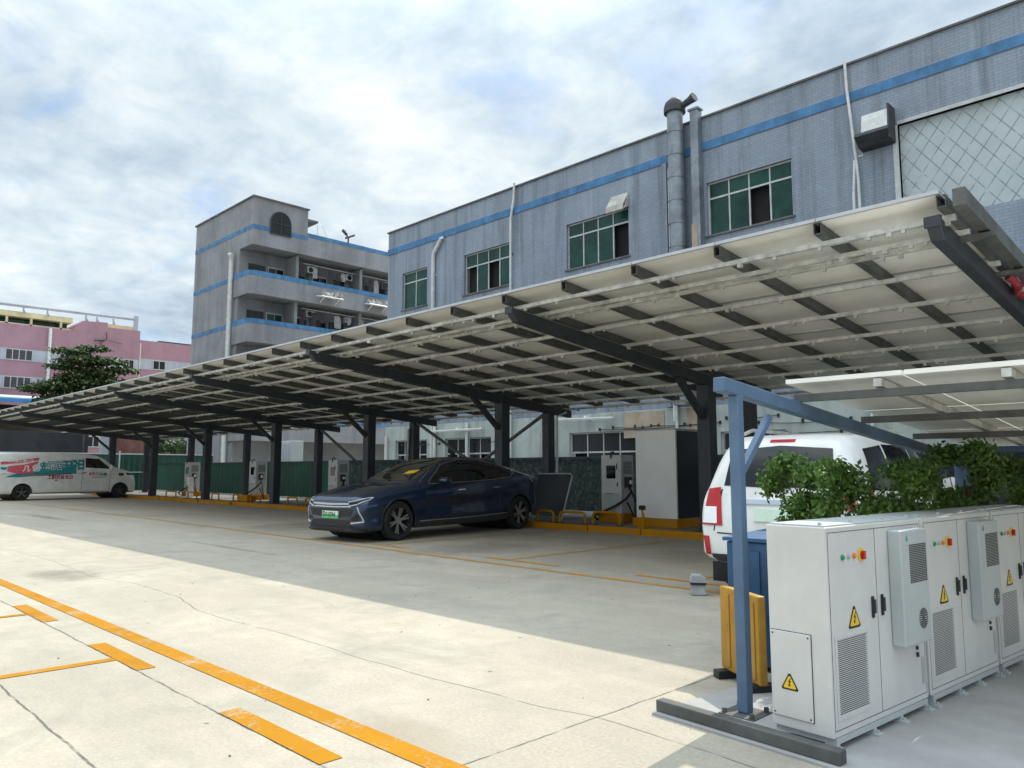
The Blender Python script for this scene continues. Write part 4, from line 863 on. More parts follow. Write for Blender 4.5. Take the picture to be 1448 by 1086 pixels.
for sd in ('x+','x-'):
    S.patch('side_window',sd,[(-0.85,1.13),(0.08,1.15)],[(-0.45,1.60),(0.08,1.68)],'carglass',12,5); S.patch('side_window',sd,[(0.13,1.15),(1.05,1.16)],[(0.13,1.68),(1.02,1.68)],'carglass',12,5); S.patch('side_window',sd,[(1.12,1.16),(1.80,1.20)],[(1.10,1.67),(1.66,1.62)],'carglass',10,5)
    S.seam(sd,[(0.10,1.12),(0.10,0.42)]); S.seam(sd,[(1.08,1.12),(1.05,0.85),(0.98,0.45)]); S.seam(sd,[(-0.92,1.10),(-0.98,0.45)])
    for y in (-0.1,0.85): S.patch('door_handle',sd,[(y,0.99),(y+0.2,0.99)],[(y,1.02),(y+0.2,1.02)],'carwhite',5,2,0.02)
    S.patch('sill_cladding',sd,[(-1.05,0.29),(0.98,0.30)],[(-1.07,0.40),(1.0,0.41)],'cladding',14,2)
    S.patch('quarter_lamp',sd,[(1.88,0.78),(2.06,0.78)],[(1.84,1.16),(1.96,1.20)],'red',6,8,0.012)
    m = MB(); x = 0.60 if sd == 'x+' else -0.60; m.tube([(x,-0.2,1.80),(x,0,1.87),(x,1.4,1.87),(x,1.6,1.82)],0.022,7); m.build('roof_rail','galv',suv,smooth=True)
S.patch('rear_window','r',[(-0.62,1.22),(0,1.20),(0.62,1.22)],[(-0.56,1.62),(0,1.66),(0.56,1.62)],'carglass',14,6)
for s_ in (-1,1):
    tl = S.patch('tail_light','r',[(s_*0.60,0.78),(s_*0.855,0.78)],[(s_*0.66,1.20),(s_*0.80,1.18)],'red',6,10,0.016)
    S.patch('clear_lens','r',[(s_*0.66,0.80),(s_*0.84,0.80)],[(s_*0.68,0.98),(s_*0.83,0.98)],'led_white',6,6,0.022,tl)
    S.patch('reflector','r',[(s_*0.74,0.46),(s_*0.80,0.46)],[(s_*0.76,0.66),(s_*0.83,0.66)],'red',4,4,0.014)
    m = MB(); m.box(s_*0.62,s_*0.90,1.88,1.91,0.12,0.34); m.build('mud_flap','black',suv)
    m = MB(); m.lathe([(0.0,-0.12),(0.07,-0.09),(0.09,0.0),(0.07,0.1),(0,0.12)],12,'x'); m.v = [(p[0]+s_*1.05,p[1]*0.7-0.72,p[2]*1.2+1.2) for p in m.v]; m.build('mirror','carwhite',suv,smooth=True)
S.line('rear_wiper','r',[(0.0,1.22),(-0.38,1.30)],0.012,'black',None,0.02); S.seam('r',[(-0.64,1.18),(-0.70,0.72)]); S.seam('r',[(0.64,1.18),(0.70,0.72)])
S.patch('spoiler_lamp','r',[(-0.14,1.70),(0.14,1.70)],[(-0.14,1.725),(0.14,1.725)],'red',6,2,0.01)
S.patch('bumper_step','r',[(-0.70,0.40),(0.70,0.40)],[(-0.72,0.47),(0.72,0.47)],'cladding',12,2,0.02)
S.seam('r',[(-0.66,0.70),(0,0.68),(0.66,0.70)]); S.patch('tailgate_handle','r',[(-0.35,1.02),(0.35,1.02)],[(-0.35,1.07),(0.35,1.07)],'chrome',8,2,0.02)
pl = S.patch('licence_plate','r',[(-0.23,0.84),(0.23,0.84)],[(-0.23,0.97),(0.23,0.97)],'platewhite',6,2,0.02)

# ---- white lettered van --------------------------------------------------------
van = thing('delivery_van', 'white delivery van with red and teal Chinese lettering parked under the far canopy end', 'van', (-41.95,11.1,0), R(180+7.3))
HW = 0.98
st = [(-2.98,0.32,0.72,0.98,0.60,0.5,0),(-2.90,0.27,0.86,1.12,0.80,0.64,0),(-2.7,0.26,0.98,1.30,0.92,0.72,0),(-2.2,0.26,1.18,1.44,0.96,0.76,0),(-1.85,0.26,1.34,1.56,HW,0.78,0),(-1.35,0.27,1.38,1.92,HW,0.80,0),(-0.9,0.28,1.40,2.12,HW,0.82,0),(-0.2,0.28,1.40,2.18,HW,0.84,0),(2.0,0.29,1.40,2.20,HW,0.84,0),(3.2,0.30,1.40,2.18,HW,0.83,0),(3.34,0.34,1.36,2.10,0.94,0.80,0),(3.40,0.42,1.2,1.9,0.84,0.74,0)]
V = Car(van, st, (-2.1,2.28), 0.36, 'carwhite', crease=0.2); V.wells(HW)
for ay in (-2.1,2.28):
    for sd in (-1,1): V.wheel(ay, sd, HW, 5, 'cladding', 'galv_dark')
V.patch('windscreen','t',[(-0.70,-1.95),(0,-2.02),(0.70,-1.95)],[(-0.66,-1.08),(0,-1.04),(0.66,-1.08)],'windscreen',14,6,0.004)
sd = 'x-'; X = lambda Yw: 11.1-Yw     # world Y -> local y along the flank
for sdd in ('x+','x-'):
    V.patch('side_window',sdd,[(-1.62,1.43),(-0.9,1.47),(-0.42,1.50)],[(-1.55,1.50),(-1.05,1.92),(-0.42,1.95)],'carglass',14,6)
    V.seam(sdd,[(-0.30,1.98),(-0.28,1.2),(-0.26,0.36)]); V.seam(sdd,[(-1.62,1.38),(-1.58,0.9),(-1.55,0.40)]); V.line('belt_rub_strip',sdd,[(-0.35,1.22),(1.6,1.20),(3.2,1.2)],0.008,'cladding')
    V.patch('side_lamp',sdd,[(-2.25,1.10),(-2.0,1.10)],[(-2.25,1.22),(-2.0,1.22)],'black',5,2,0.010); V.patch('headlight',sdd,[(-2.80,1.12),(-2.42,1.14)],[(-2.78,1.20),(-2.42,1.24)],'glass_dark',8,3,0.01)
    V.patch('sill_cladding',sdd,[(-1.6,0.275),(1.75,0.285)],[(-1.62,0.33),(1.77,0.34)],'cladding',14,2)
    s_ = 1 if sdd == 'x+' else -1
    m = MB(); m.lathe([(0.0,-0.10),(0.07,-0.08),(0.09,0.0),(0.07,0.08),(0,0.10)],12,'x'); m.v = [(p[0]+s_*1.1,p[1]*0.7-1.55,p[2]*1.6+1.5) for p in m.v]; m.build('mirror','carwhite',van,smooth=True)
    for y, nm in ((-0.42,'door_handle'),):
        V.patch(nm,sdd,[(y-0.03,1.24),(y+0.13,1.24)],[(y-0.03,1.27),(y+0.13,1.27)],'black',4,2,0.015)
V.patch('fog_lamp','f',[(0.62,0.55),(0.78,0.55)],[(0.62,0.72),(0.78,0.72)],'led_white',4,3,0.01); V.patch('fog_lamp','f',[(-0.78,0.55),(-0.62,0.55)],[(-0.78,0.72),(-0.62,0.72)],'led_white',4,3,0.01)
# vinyl graphics on the flank that faces the lot
def vp(name, lo, hi, mat, eps=0.004, n=14): return V.patch(name,'x-',lo,hi,mat,n,3,eps)
vp('vinyl_swoosh',[(3.0,1.06),(2.4,1.05),(1.9,1.10),(1.0,1.12),(0.0,1.22)],[(2.9,1.12),(2.5,1.22),(1.7,1.40),(0.8,1.48),(0.0,1.60)],'teal',0.004)
vp('vinyl_swoosh',[(2.95,1.32),(2.5,1.20),(1.9,1.25)],[(2.9,1.55),(2.3,1.62),(1.65,1.78)],'pinkvinyl',0.006)
vp('vinyl_swoosh',[(3.2,1.62),(2.4,1.70),(1.65,1.82)],[(3.2,1.74),(2.4,1.84),(1.62,1.95)],'pinkvinyl',0.006)
vp('vinyl_swoosh',[(3.2,1.40),(3.0,1.38)],[(3.2,1.52),(2.9,1.50)],'teal',0.005)
V.text('small_lettering','x-','心意服务每一天',0.15,2.95,1.74,'white_vinyl',True,None,0.004,0.1,1.05)
big = [('几',0.30,2.32,1.34),('色',0.34,1.95,1.35)]
for ch, s0, u, v in big: V.text('lettering','x-',ch,s0,u,v,'white_vinyl',True,None,0.012,0.1,1.05,0.014)
for i, chh in enumerate('立阳居王段日'):
    V.text('lettering','x-',chh,0.44+0.015*i,1.62-0.325*i,1.38+0.012*i,'teal',True,None,0.030,0.06,0.74,0.010)
    V.text('lettering_fill','x-',chh,0.44+0.015*i,1.62-0.325*i,1.38+0.012*i,'white_vinyl',True,None,-0.002,0.06,0.74,0.018) if i in (1,2) else None
V.text('small_lettering','x-','工职深其专日',0.20,1.28,0.97,'darkred',True,None,0.006,0,0.95)
vp('vinyl_dot',[(0.95,0.87),(0.82,0.87)],[(0.95,0.91),(0.82,0.91)],'red',0.006,3)
vp('vinyl_rule',[(2.3,1.14),(0.2,1.17)],[(2.3,1.165),(0.2,1.195)],'pinkvinyl',0.008)
lg = vp('door_emblem',[(-0.60,1.12),(-0.95,1.12)],[(-0.58,1.26),(-0.95,1.28)],'pinkvinyl',0.006,6); vp('door_emblem',[(-0.96,1.12),(-1.42,1.10)],[(-0.96,1.27),(-1.42,1.24)],'teal',0.006,6)
V.text('door_lettering','x-','立阳居王',0.135,-0.62,1.145,'white_vinyl',True,None,0.003,0,1.25,0.012)
vp('vinyl_rule',[(-0.72,1.02),(-1.38,1.02)],[(-0.72,1.04),(-1.38,1.04)],'black',0.006,4)

# ================================================================== CHARGING ISLAND
def charger(x, y, label, z=0.10, w_=0.62, screen=True, teal=False):
    t = thing('car_charger', label, 'car charger', (x,y,z), 0, 'car chargers on the island')
    m = MB(); m.box(-w_/2,w_/2,-0.02,0.50,0.22,1.66); b = m.build('housing','cab_white',t,bevel=0.015)
    m = MB(); m.box(-w_/2-0.06,w_/2+0.10,-0.10,0.58,0.0,0.218); m.build('plinth','yellow',t,bevel=0.01)
    m = MB(); m.box(-0.14,0.14,-0.032,-0.0205,1.08,1.40); m.build('screen','teal' if teal else 'screen',t)
    m = MB(); m.box(-w_/2+0.03,w_/2-0.03,-0.0245,-0.0201,0.26,0.72); m.build('door_panel','cab_grey',t); m = MB(); m.box(-0.17,0.05,-0.026,-0.0246,0.70,0.715); m.box(0.18,0.21,-0.03,-0.0206,0.88,0.98); m.box(0.17,0.2,-0.03,-0.0206,1.3,1.45); m.build('slot','black',t)
    m = MB()
    for k in range(9): m.box(w_/2+0.0005,w_/2+0.006,0.08,0.42,1.2+0.035*k,1.215+0.035*k)
    m.build('vent','cab_side',t)
    m = MB(); m.tube([(0.02,0.1,1.62),(0.02,0.05,1.74),(0.02,-0.05,1.72),(0.03,-0.06,1.58)],0.022,7); m.build('lifting_hook','black',t,smooth=True)
    m = MB(); m.box(w_/2+0.001,w_/2+0.12,0.10,0.28,0.86,1.12); h = m.build('holster','black',t,bevel=0.02)
    m = MB(); m.box(w_/2+0.125,w_/2+0.16,0.14,0.24,0.94,1.04); m.build('plug','white_paint',h,bevel=0.015)
    m = MB(); m.tube([(w_/2+0.06,0.2,0.92),(w_/2+0.2,0.12,0.75),(w_/2+0.12,0.0,0.58),(w_/2-0.1,-0.12,0.42),(-w_/2+0.15,-0.22,0.24),(-w_/2-0.05,-0.26,0.16),(-w_/2-0.02,-0.16,0.06)],0.030,8); m.build('cable','rubber',t,smooth=True)
    m = MB(); m.tube([(w_/2+0.08,0.2,0.9),(w_/2+0.32,0.15,0.5),(w_/2+0.2,0.3,0.05),(w_/2+0.05,0.15,0.5)],0.022,8); m.build('cable','rubber',t,smooth=True)
    return t
charger(-12.0,15.35,'white charger with black screen and drooping cable beside the tall white cabinet')
charger(-25.3,15.6,'white charger on the island behind the bonnet of the dark blue car')
charger(-31.75,15.6,'white charger with black screen in front of the green fence, nearer the dark blue car')
charger(-38.5,15.5,'white charger with teal screen in front of the green fence, nearest the delivery van',teal=True)
# slim white post with yellow decal next to the farthest charger
t = thing('bollard_post','short white bollard box with a yellow decal beside the farthest charger','bollard',(-36.9,15.0,0.1))
m = MB(); m.box(-0.16,0.16,-0.12,0.12,0,0.95); m.build('housing','white_paint',t,bevel=0.04)
m = MB(); m.prism([(-0.10,0.28),(0.08,0.25),(0.10,0.50),(-0.02,0.62),(-0.11,0.48)],'y',-0.126,-0.1201); m.build('decal','ochre',t)
# tall white cabinet
t = thing('equipment_cabinet','tall white cabinet with dark side on a yellow base beside the charger','cabinet',(-10.3,15.55,0.1))
m = MB(); m.box(-0.55,0.55,-0.75,-0.70,0.20,2.20); m.box(-0.55,0.549,-0.699,0.75,0.20,2.199); m.build('housing','white_paint',t,bevel=0.008)
m = MB(); m.box(0.551,0.565,-0.70,0.74,0.21,2.18); sp_ = m.build('side_door','cab_side',t); m = MB(); m.box(0.566,0.575,0.15,0.32,1.02,1.14); m.build('plate','cab_grey',sp_)
m = MB(); m.box(-0.62,0.60,-0.82,0.80,0.0,0.198); m.build('base','yellow',t,bevel=0.01)
m = MB(); m.box(-0.57,0.58,-0.77,0.77,2.202,2.225); m.build('roof','cab_grey',t)
# flip-up parking lock in front of it
t = thing('parking_lock','small yellow post with black head standing in front of the tall white cabinet','parking lock',(-10.35,14.35,0.1))
m = MB(); m.box(-0.09,0.09,-0.07,0.07,0,0.04); m.build('foot','yellow_metal',t); m = MB(); m.tube([(0,0,0.04),(0.01,0,0.24),(-0.02,0,0.40)],[0.035,0.035,0.022],8); m.build('post','yellow_metal',t,smooth=True); m = MB(); m.box(-0.085,0.055,-0.05,0.05,0.40,0.50); m.build('head','black',t,bevel=0.02)
# leaning dark board with pale edge
t = thing('leaning_board','dark grey board with a pale bent metal edge leaning behind the dark blue car','board',(-13.85,15.0,0.1))
m = MB(); m.add([(-0.62,0.0,0.1),(0.45,0.0,0.1),(0.62,0.30,1.18),(-0.62,0.30,1.18),(-0.62,0.04,0.1),(0.45,0.04,0.1),(0.62,0.34,1.18),(-0.62,0.34,1.18)],[(0,3,2,1),(4,5,6,7),(0,1,5,4),(1,2,6,5),(2,3,7,6),(3,0,4,7)]); m.build('sheet','cab_side',t)
m = MB(); m.tube([(-0.60,0.29,1.19),(0.56,0.29,1.19),(0.625,0.285,1.15),(0.50,0.03,0.15),(0.49,0.0,0.0)],0.022,8); m.tube([(-0.55,0.32,1.15),(-0.55,0.6,0.0)],0.02,8); m.build('edge_tube','alu',t,smooth=True)
# yellow hoop wheel stops
def hoop(x0, x1, y, label=None, group='low yellow hoop barriers along the charging island', h=0.27, rot=0):
    t = thing('hoop_barrier', label or 'low yellow tube hoop barrier on the island kerb between the far columns','barrier',((x0+x1)/2,y,0.10),rot,group)
    hw = abs(x1-x0)/2; r = 0.032
    m = MB(); m.tube([(-hw,0,0),(-hw,0,h-0.09),(-hw+0.03,0,h-0.03),(-hw+0.09,0,h),(hw-0.09,0,h),(hw-0.03,0,h-0.03),(hw,0,h-0.09),(hw,0,0)],r,10); m.build('tube','yellow_metal',t,smooth=True)
    for s_ in (-1,1): m = MB(); m.box(s_*hw-0.07,s_*hw+0.07,-0.07,0.07,0,0.012); m.build('foot_plate','black',t)
hoop(-13.6,-13.05,14.35,'low yellow hoop barrier just behind the rear wheel of the dark blue car',None)
hoop(-12.85,-12.1,14.40,'slightly turned yellow hoop barrier between the dark blue car and the charger',None,rot=0.12)
hoop(-11.95,-11.15,14.55,'yellow hoop barrier in front of the charger with the drooping cable',None,h=0.29)
for a, b in ((-38.7,-37.5),(-36.1,-35.1),(-34.6,-34.1),(-33.5,-32.8),(-31.4,-30.8),(-29.8,-29.0),(-26.8,-26.1),(-25.5,-25.0),(-23.3,-22.6)): hoop(a,b,14.6)
for x, lab in ((-30.4,'low yellow block at the foot of the middle charger'),): 
    m = MB(); m.box(x-0.45,x+0.45,14.5,14.9,0.1,0.36); tag(m.build('kerb_block','yellow',None,bevel=0.03),lab,'block')
# small grey plastic box on the parking line
t = thing('grey_bin','small grey lidded plastic box on the yellow line beside the white SUV','bin',(-4.83,7.72,0.004),R(35))
m = MB(); m.prism([(-0.085,0),(0.085,0),(0.075,0.115),(-0.075,0.115)],'y',-0.07,0.07); m.build('box','grey_box',t,bevel=0.008); m = MB(); m.box(-0.088,0.088,-0.085,0.075,0.116,0.135); m.build('band','black',t)
m = MB(); m.prism([(-0.09,0.136),(0.09,0.136),(0.085,0.19),(0.03,0.225),(-0.07,0.225),(-0.088,0.18)],'y',-0.085,0.08); m.build('lid','grey_box',t,bevel=0.008)

# ================================================================== FENCES and far end of the lot
def corr_mesh(mb, p0, p1, z0, z1, step=0.09, amp=0.028):
    p0, p1 = Vector((*p0,0)), Vector((*p1,0)); d = p1-p0; n = max(2,int(d.length/step)); t = d.normalized(); nn = Vector((-t.y,t.x,0)); v = []
    for i in range(n+1):
        p = p0+d*(i/n)+nn*(amp*(1 if (i//2)%2 else -1))
        v += [(p.x,p.y,z0),(p.x,p.y,z1)]
    v += [(a+nn.x*0.012,b+nn.y*0.012,c) for a,b,c in v]; k = 2*(n+1)
    f = [(2*i,2*i+2,2*i+3,2*i+1) for i in range(n)]+[(k+2*i+1,k+2*i+3,k+2*i+2,k+2*i) for i in range(n)]+[(2*i+1,2*i+3,k+2*i+3,k+2*i+1) for i in range(n)]
    mb.add(v, f)
fn = thing('green_fence','tall green corrugated sheet fence closing the far end of the lot behind the van','fence',(-54,18,0),world=True)
m = MB(); corr_mesh(m,(-54,6),(-54,23.5),0.05,2.42); m.build('sheet','green_sheet',fn,fix=False)
m = MB(); m.box(-53.95,-53.9,6,23.5,2.38,2.46); m.box(-53.95,-53.9,6,23.5,1.2,1.26); m.build('rail','cab_grey',fn)
for y in (7,10,13,16,19,22): m = MB(); m.box(-54.14,-54.06,y-0.04,y+0.04,0,2.4); m.build('post','galv_dark',fn)
fn = thing('green_fence','lower green corrugated sheet fence behind the two far chargers','fence',(-42,19,0),world=True)
m = MB(); corr_mesh(m,(-53.8,19),(-30.5,19),0.1,1.80); m.build('sheet','green_sheet',fn,fix=False)
m = MB(); m.box(-53.8,-30.5,18.93,18.96,1.74,1.80); m.build('rail','cab_side',fn)
for x in range(-53,-30,3): m = MB(); m.box(x-0.04,x+0.04,19.05,19.12,0,1.8); m.build('post','galv_dark',fn)
fn = thing('netted_fence','dark netted fence running behind the dark blue car and the white cabinet','fence',(-16,19,0),world=True)
m = MB(); corr_mesh(m,(-30.45,19),(3,19),0.1,1.79,0.14,0.035); m.build('netting','netting',fn,fix=False)
m = MB(); m.box(-30.45,3,18.92,18.96,1.75,1.81); m.build('rail','cab_side',fn)
for x in range(-30,3,3): m = MB(); m.box(x-0.04,x+0.04,19.07,19.13,0,1.8); m.build('post','galv_dark',fn)
# grey utility boxes standing against the wall behind the fence
t = thing('wall_cabinet','tall pale grey cabinet behind the green fence','cabinet',(-37.5,20.4,0),world=True)
m = MB(); m.box(-38.3,-36.7,20.1,20.8,0,2.9); m.build('housing','cab_grey',t,bevel=0.02); m = MB(); m.box(-38.2,-37.52,20.085,20.099,0.2,2.75); m.box(-37.48,-36.8,20.085,20.099,0.2,2.75); m.build('door','pinkband',t)
# dark tarpaulin shed beyond the van
t = thing('tarpaulin_shed','dark sagging tarpaulin shelter at the far left beyond the van','shelter',(-62,10,0),world=True)
m = MB(); v = []; nx, ny = 8, 14
for i in range(nx+1):
    for j in range(ny+1):
        x = -76+18*i/nx; y = -6+22.5*j/ny; v.append((x,y,4.5-0.5*math.sin(math.pi*i/nx)-0.35*abs(math.sin(j*1.1))+0.02*j))
m.add(v+[(a,b,c-0.05) for a,b,c in v],[(i*(ny+1)+j,(i+1)*(ny+1)+j,(i+1)*(ny+1)+j+1,i*(ny+1)+j+1) for i in range(nx) for j in range(ny)]+[((nx+1)*(ny+1)+i*(ny+1)+j+1,(nx+1)*(ny+1)+(i+1)*(ny+1)+j+1,(nx+1)*(ny+1)+(i+1)*(ny+1)+j,(nx+1)*(ny+1)+i*(ny+1)+j) for i in range(nx) for j in range(ny)])
m.build('roof_sheet','fabric_dark',t,smooth=True)
m = MB(); v = [(-58-0.3*math.sin(j*0.9),-6+22.5*j/14,z) for j in range(15) for z in (2.3,4.05+0.25*math.sin(j*0.9))]; m.add(v+[(a-0.04,b,c) for a,b,c in v],[(2*j,2*j+2,2*j+3,2*j+1) for j in range(14)]+[(30+2*j+1,30+2*j+3,30+2*j+2,30+2*j) for j in range(14)]); m.build('side_sheet','fabric_dark',t)
m = MB(); m.box(-70,-69.8,-6,16.5,0,4.0); m.build('back_wall','interior',t)
for y in (-5.5,0,5.5,11,16.2): m = MB(); m.tube([(-58,y,0),(-58,y,4.4)],0.07,8); m.build('pole','galv_dark',t)
t = thing('gate_pillar','pale grey pillar with terracotta wall strip behind the van','pillar',(-56,17.3,0),world=True)
m = MB(); m.box(-56.3,-55.7,16.7,17.4,0,4.5); m.build('pillar','pinkband',t,bevel=0.03); m = MB(); m.box(-56.4,-56.0,17.401,19.6,0,4.3); m.build('wall_strip','brick_red',t)
t = thing('street_pole','thin pale pole standing in front of the green end fence','pole',(-52.8,16.9,0)); m = MB(); m.tube([(0,0,0),(0,0,2.6)],0.045,8); m.build('shaft','alu',t); m = MB(); m.box(-0.07,0.07,-0.07,0.07,0,0.05); m.build('foot','alu',t)

# ================================================================== TREES
def tree(name, label, loc, trunk, blobs, n, size, leaf, seed, group=None, flat=0.0, branches=True):
    rnd = random.Random(seed); t = thing(name, label, 'tree', loc, 0, group)
    m = MB(); h, r = trunk
    m.tube([(0,0,0),(0.03*h,0,h*0.35),(-0.02*h,0.02*h,h*0.7),(0,0,h)],[r,r*0.8,r*0.65,r*0.45],9)
    if branches:
        for c, rr_ in blobs:
            b = Vector((0,0,h*rnd.uniform(0.55,0.9))); e = Vector(c); mid = b.lerp(e,0.5)+Vector((0,0,-0.05*h))
            m.tube([b,mid,e],[r*0.4,r*0.25,r*0.08],6)
    m.build('trunk','bark',t,smooth=True)
    m = MB(); leaves(m, blobs, n, size, rnd, flat); m.build('crown', leaf, t, fix=False); return t
bl = [((0,-0.6,10.9),(1.5,2.3,0.42)),((0.3,1.6,11.1),(1.2,1.9,0.38)),((0,-1.4,11.75),(1.1,1.7,0.34)),((0,0.5,12.2),(0.9,1.5,0.30)),((0.2,-2.2,10.3),(1.0,1.3,0.30)),((0,2.9,10.4),(1.1,1.5,0.34)),
      ((0.5,-2.9,8.5),(1.5,1.8,0.5)),((0.4,-4.3,8.2),(1.1,1.1,0.35)),((0,-0.9,8.9),(1.7,2.0,0.6)),((0,1.6,9.2),(1.6,1.8,0.55)),((0.3,3.9,9.2),(1.3,1.9,0.42)),((0,0,7.9),(1.8,3.6,0.9)),((0,0.6,9.9),(1.3,2.0,0.5)),((0.3,-1.2,9.5),(1.3,1.7,0.45)),((0.2,2.4,8.4),(1.5,2.2,0.6)),((0.2,0.2,11.2),(1.2,1.6,0.4)),((0.6,-2.0,7.2),(1.6,2.2,0.7)),((0.2,0.2,10.0),(0.9,1.0,0.6)),((0.8,-0.5,6.6),(1.6,2.6,0.6))]
tree('spreading_tree','layered dark green spreading tree in front of the pink building',(-75,20.9,0),(9.5,0.32),bl,15000,0.34,'leaf_dark',4,flat=1.4)
tree('small_tree','small dark tree showing between the far canopy columns',(-64,24.5,0),(2.6,0.12),[((0,0,3.2),(1.6,2.0,1.0)),((0.3,1.4,2.8),(1.2,1.4,0.8)),((0,-1.5,2.7),(1.0,1.4,0.7))],1800,0.3,'leaf_bush',8)
# ================================================================== BATTERY CABINETS and what stands round them
PADA = math.radians(-4.6)
P0 = Vector((-1.70,3.90,0)); dC = Vector((-math.sin(PADA),math.cos(PADA),0)); nC = Vector((math.cos(PADA),math.sin(PADA),0))
m = MB()
def padpt(a, b, z): p = P0+dC*a+nC*b; return (p.x,p.y,z)
for a0, a1, b0, b1, z in ((-0.17,4.6,-1.0,2.4,0.012),):
    m.add([padpt(a0,b0,-0.05),padpt(a0,b1,-0.05),padpt(a1,b1,-0.05),padpt(a1,b0,-0.05),padpt(a0,b0,z),padpt(a0,b1,z),padpt(a1,b1,z),padpt(a1,b0,z)],[(0,3,2,1),(4,5,6,7),(0,1,5,4),(1,2,6,5),(2,3,7,6),(3,0,4,7)])
struct(m.build('cabinet_pad','pad'))
m = MB(); m.bar(padpt(-0.10,-1.0,0.045),padpt(-0.10,0.10,0.045),0.07,0.065); struct(m.build('pad_kerb','steel_dark' if False else 'galv_dark',bevel=0.006))
CL, CDp, CH, CZ = 1.13, 0.335, 1.03, 0.065
def tri_sign(mb_y, mb_z, s, parent, plane):
    def lay(sz, off, mat, nm, shape, par):
        m = MB()
        pts = [(mb_y+u*sz, mb_z+v*sz) for u, v in shape]
        if plane == 'x': m.prism(pts,'x',off,off+0.0012)
        else: m.prism(pts,'y',-off-0.0012,-off)
        return m.build(nm, mat, par)
    T = [(-0.56,-0.42),(-0.48,-0.50),(0.48,-0.50),(0.56,-0.42),(0.07,0.46),(-0.07,0.46)]
    sg = lay(s,0.0006,'black','warning_sign',T,parent); lay(s*0.74,0.0020,'sign_yellow','sign_face',[(u,v-0.035) for u,v in T],sg)
    lay(s*0.62,0.0034,'black','lightning_bolt',[(0.10,0.34),(-0.16,-0.04),(-0.01,-0.06),(-0.10,-0.30),(-0.16,-0.26),(-0.07,-0.50),(0.10,-0.34),(0.00,-0.32),(0.14,0.06),(0.0,0.08),(0.17,0.32)],sg)
def battery(a, label):
    t = thing('battery_cabinet', label, 'battery cabinet', P0+dC*a+Vector((0,0,0.012)), PADA, 'white battery storage cabinets in a row')
    m = MB(); m.box(-CDp,0,0.008,CL-0.008,CZ,CZ+CH); b = m.build('housing','cab_white',t,bevel=0.006)
    m = MB(); m.box(-CDp+0.01,-0.01,0.02,CL-0.02,CZ+CH+0.0005,CZ+CH+0.008)
    for yy in (0.05,0.38,0.75,CL-0.06): m.lathe([(0.010,CZ+CH+0.008),(0.010,CZ+CH+0.022),(0,CZ+CH+0.022)],8,'z',(-0.05,yy,0))
    m.build('roof','cab_grey',b)
    m = MB(); m.box(-CDp+0.01,0.002,0.03,CL-0.03,CZ-0.03,CZ-0.001); m.build('base_frame','cab_grey',t)
    for yy in (0.03,0.42,0.74,CL-0.06):
        m = MB(); m.box(-0.06,0.004,yy,yy+0.03,0.0125,CZ-0.0305); m.box(-0.07,0.035,yy-0.01,yy+0.045,0.0,0.012); m.tube([(0.018,yy+0.015,0.012),(0.018,yy+0.015,0.028)],0.007,6)
        m.build('foot','cab_grey',t)
    # front: door gaps, buttons, sign, handles, louvre
    m = MB()
    for yy in (0.025,0.535,CL-0.03): m.box(0.0003,0.0012,yy,yy+0.003,CZ+0.035,CZ+CH-0.03)
    m.box(0.0003,0.0012,0.025,CL-0.027,CZ+CH-0.03,CZ+CH-0.027); m.box(0.0003,0.0012,0.025,CL-0.027,CZ+0.032,CZ+0.035); m.build('door_gap','cab_side',t)
    z0 = CZ+CH*0.845
    for yy, mt, r in ((0.17,'green_led',0.011),(0.235,'cab_grey',0.010),(0.295,'orange',0.011)):
        m = MB(); m.lathe([(r*1.35,0.0004),(r*1.35,0.005),(r,0.0055),(r,0.012),(0,0.012)],16,'x',(0,yy,z0)); m.build('button',mt,t,smooth=True)
    m = MB(); m.box(0.0005,0.006,0.345,0.405,z0-0.03,z0+0.034); kn = m.build('rotary_switch','sign_yellow',t,bevel=0.004); m = MB(); m.box(0.0065,0.024,0.366,0.386,z0-0.022,z0+0.022); m.lathe([(0.02,0.0062),(0.02,0.014),(0,0.014)],16,'x',(0,0.375,z0)); m.build('knob','red',kn)
    tri_sign(0.27,CZ+CH*0.545,0.115,t,'x')
    for yy in (0.465,0.575):
        m = MB(); m.box(0.0005,0.010,yy,yy+0.024,CZ+CH*0.515,CZ+CH*0.625); h = m.build('handle','black',t,bevel=0.004); m = MB(); m.box(0.0105,0.022,yy+0.003,yy+0.016,CZ+CH*0.54,CZ+CH*0.61); m.build('lever','cab_side',h)
    m = MB(); y0_, y1_ = 0.055, 0.415; zb_, zt_ = CZ+CH*0.075, CZ+CH*0.475
    m.box(0.0005,0.004,y0_,y1_,zb_,zb_+0.02); m.box(0.0005,0.004,y0_,y1_,zt_-0.02,zt_); m.box(0.0005,0.004,y0_,y0_+0.02,zb_+0.0205,zt_-0.0205); m.box(0.0005,0.004,y1_-0.02,y1_,zb_+0.0205,zt_-0.0205); lv = m.build('intake_grille','cab_white',t)
    m = MB(); k = 0; z = zb_+0.026
    while z < zt_-0.028:
        o_ = 0.006 if k%2 else 0.0; q = y0_+0.026+o_
        while q < y1_-0.036: m.box(0.0006,0.0014,q,q+0.010,z,z+0.0042); q += 0.0135
        z += 0.0098; k += 1
    m.build('perforation','cab_side',lv)
    # air conditioner on the second door
    m = MB(); ay0, ay1, az0, az1 = 0.69, 1.035, CZ+CH*0.34, CZ+CH*0.955
    m.box(0.0005,0.075,ay0,ay1,az0,az1); ac = m.build('air_conditioner','cab_grey',t,bevel=0.008)
    m = MB(); gy0, gy1, gz0, gz1 = ay0+0.10, ay1-0.04, az0+0.34, az1-0.085
    z = gz0; rows_ = 0
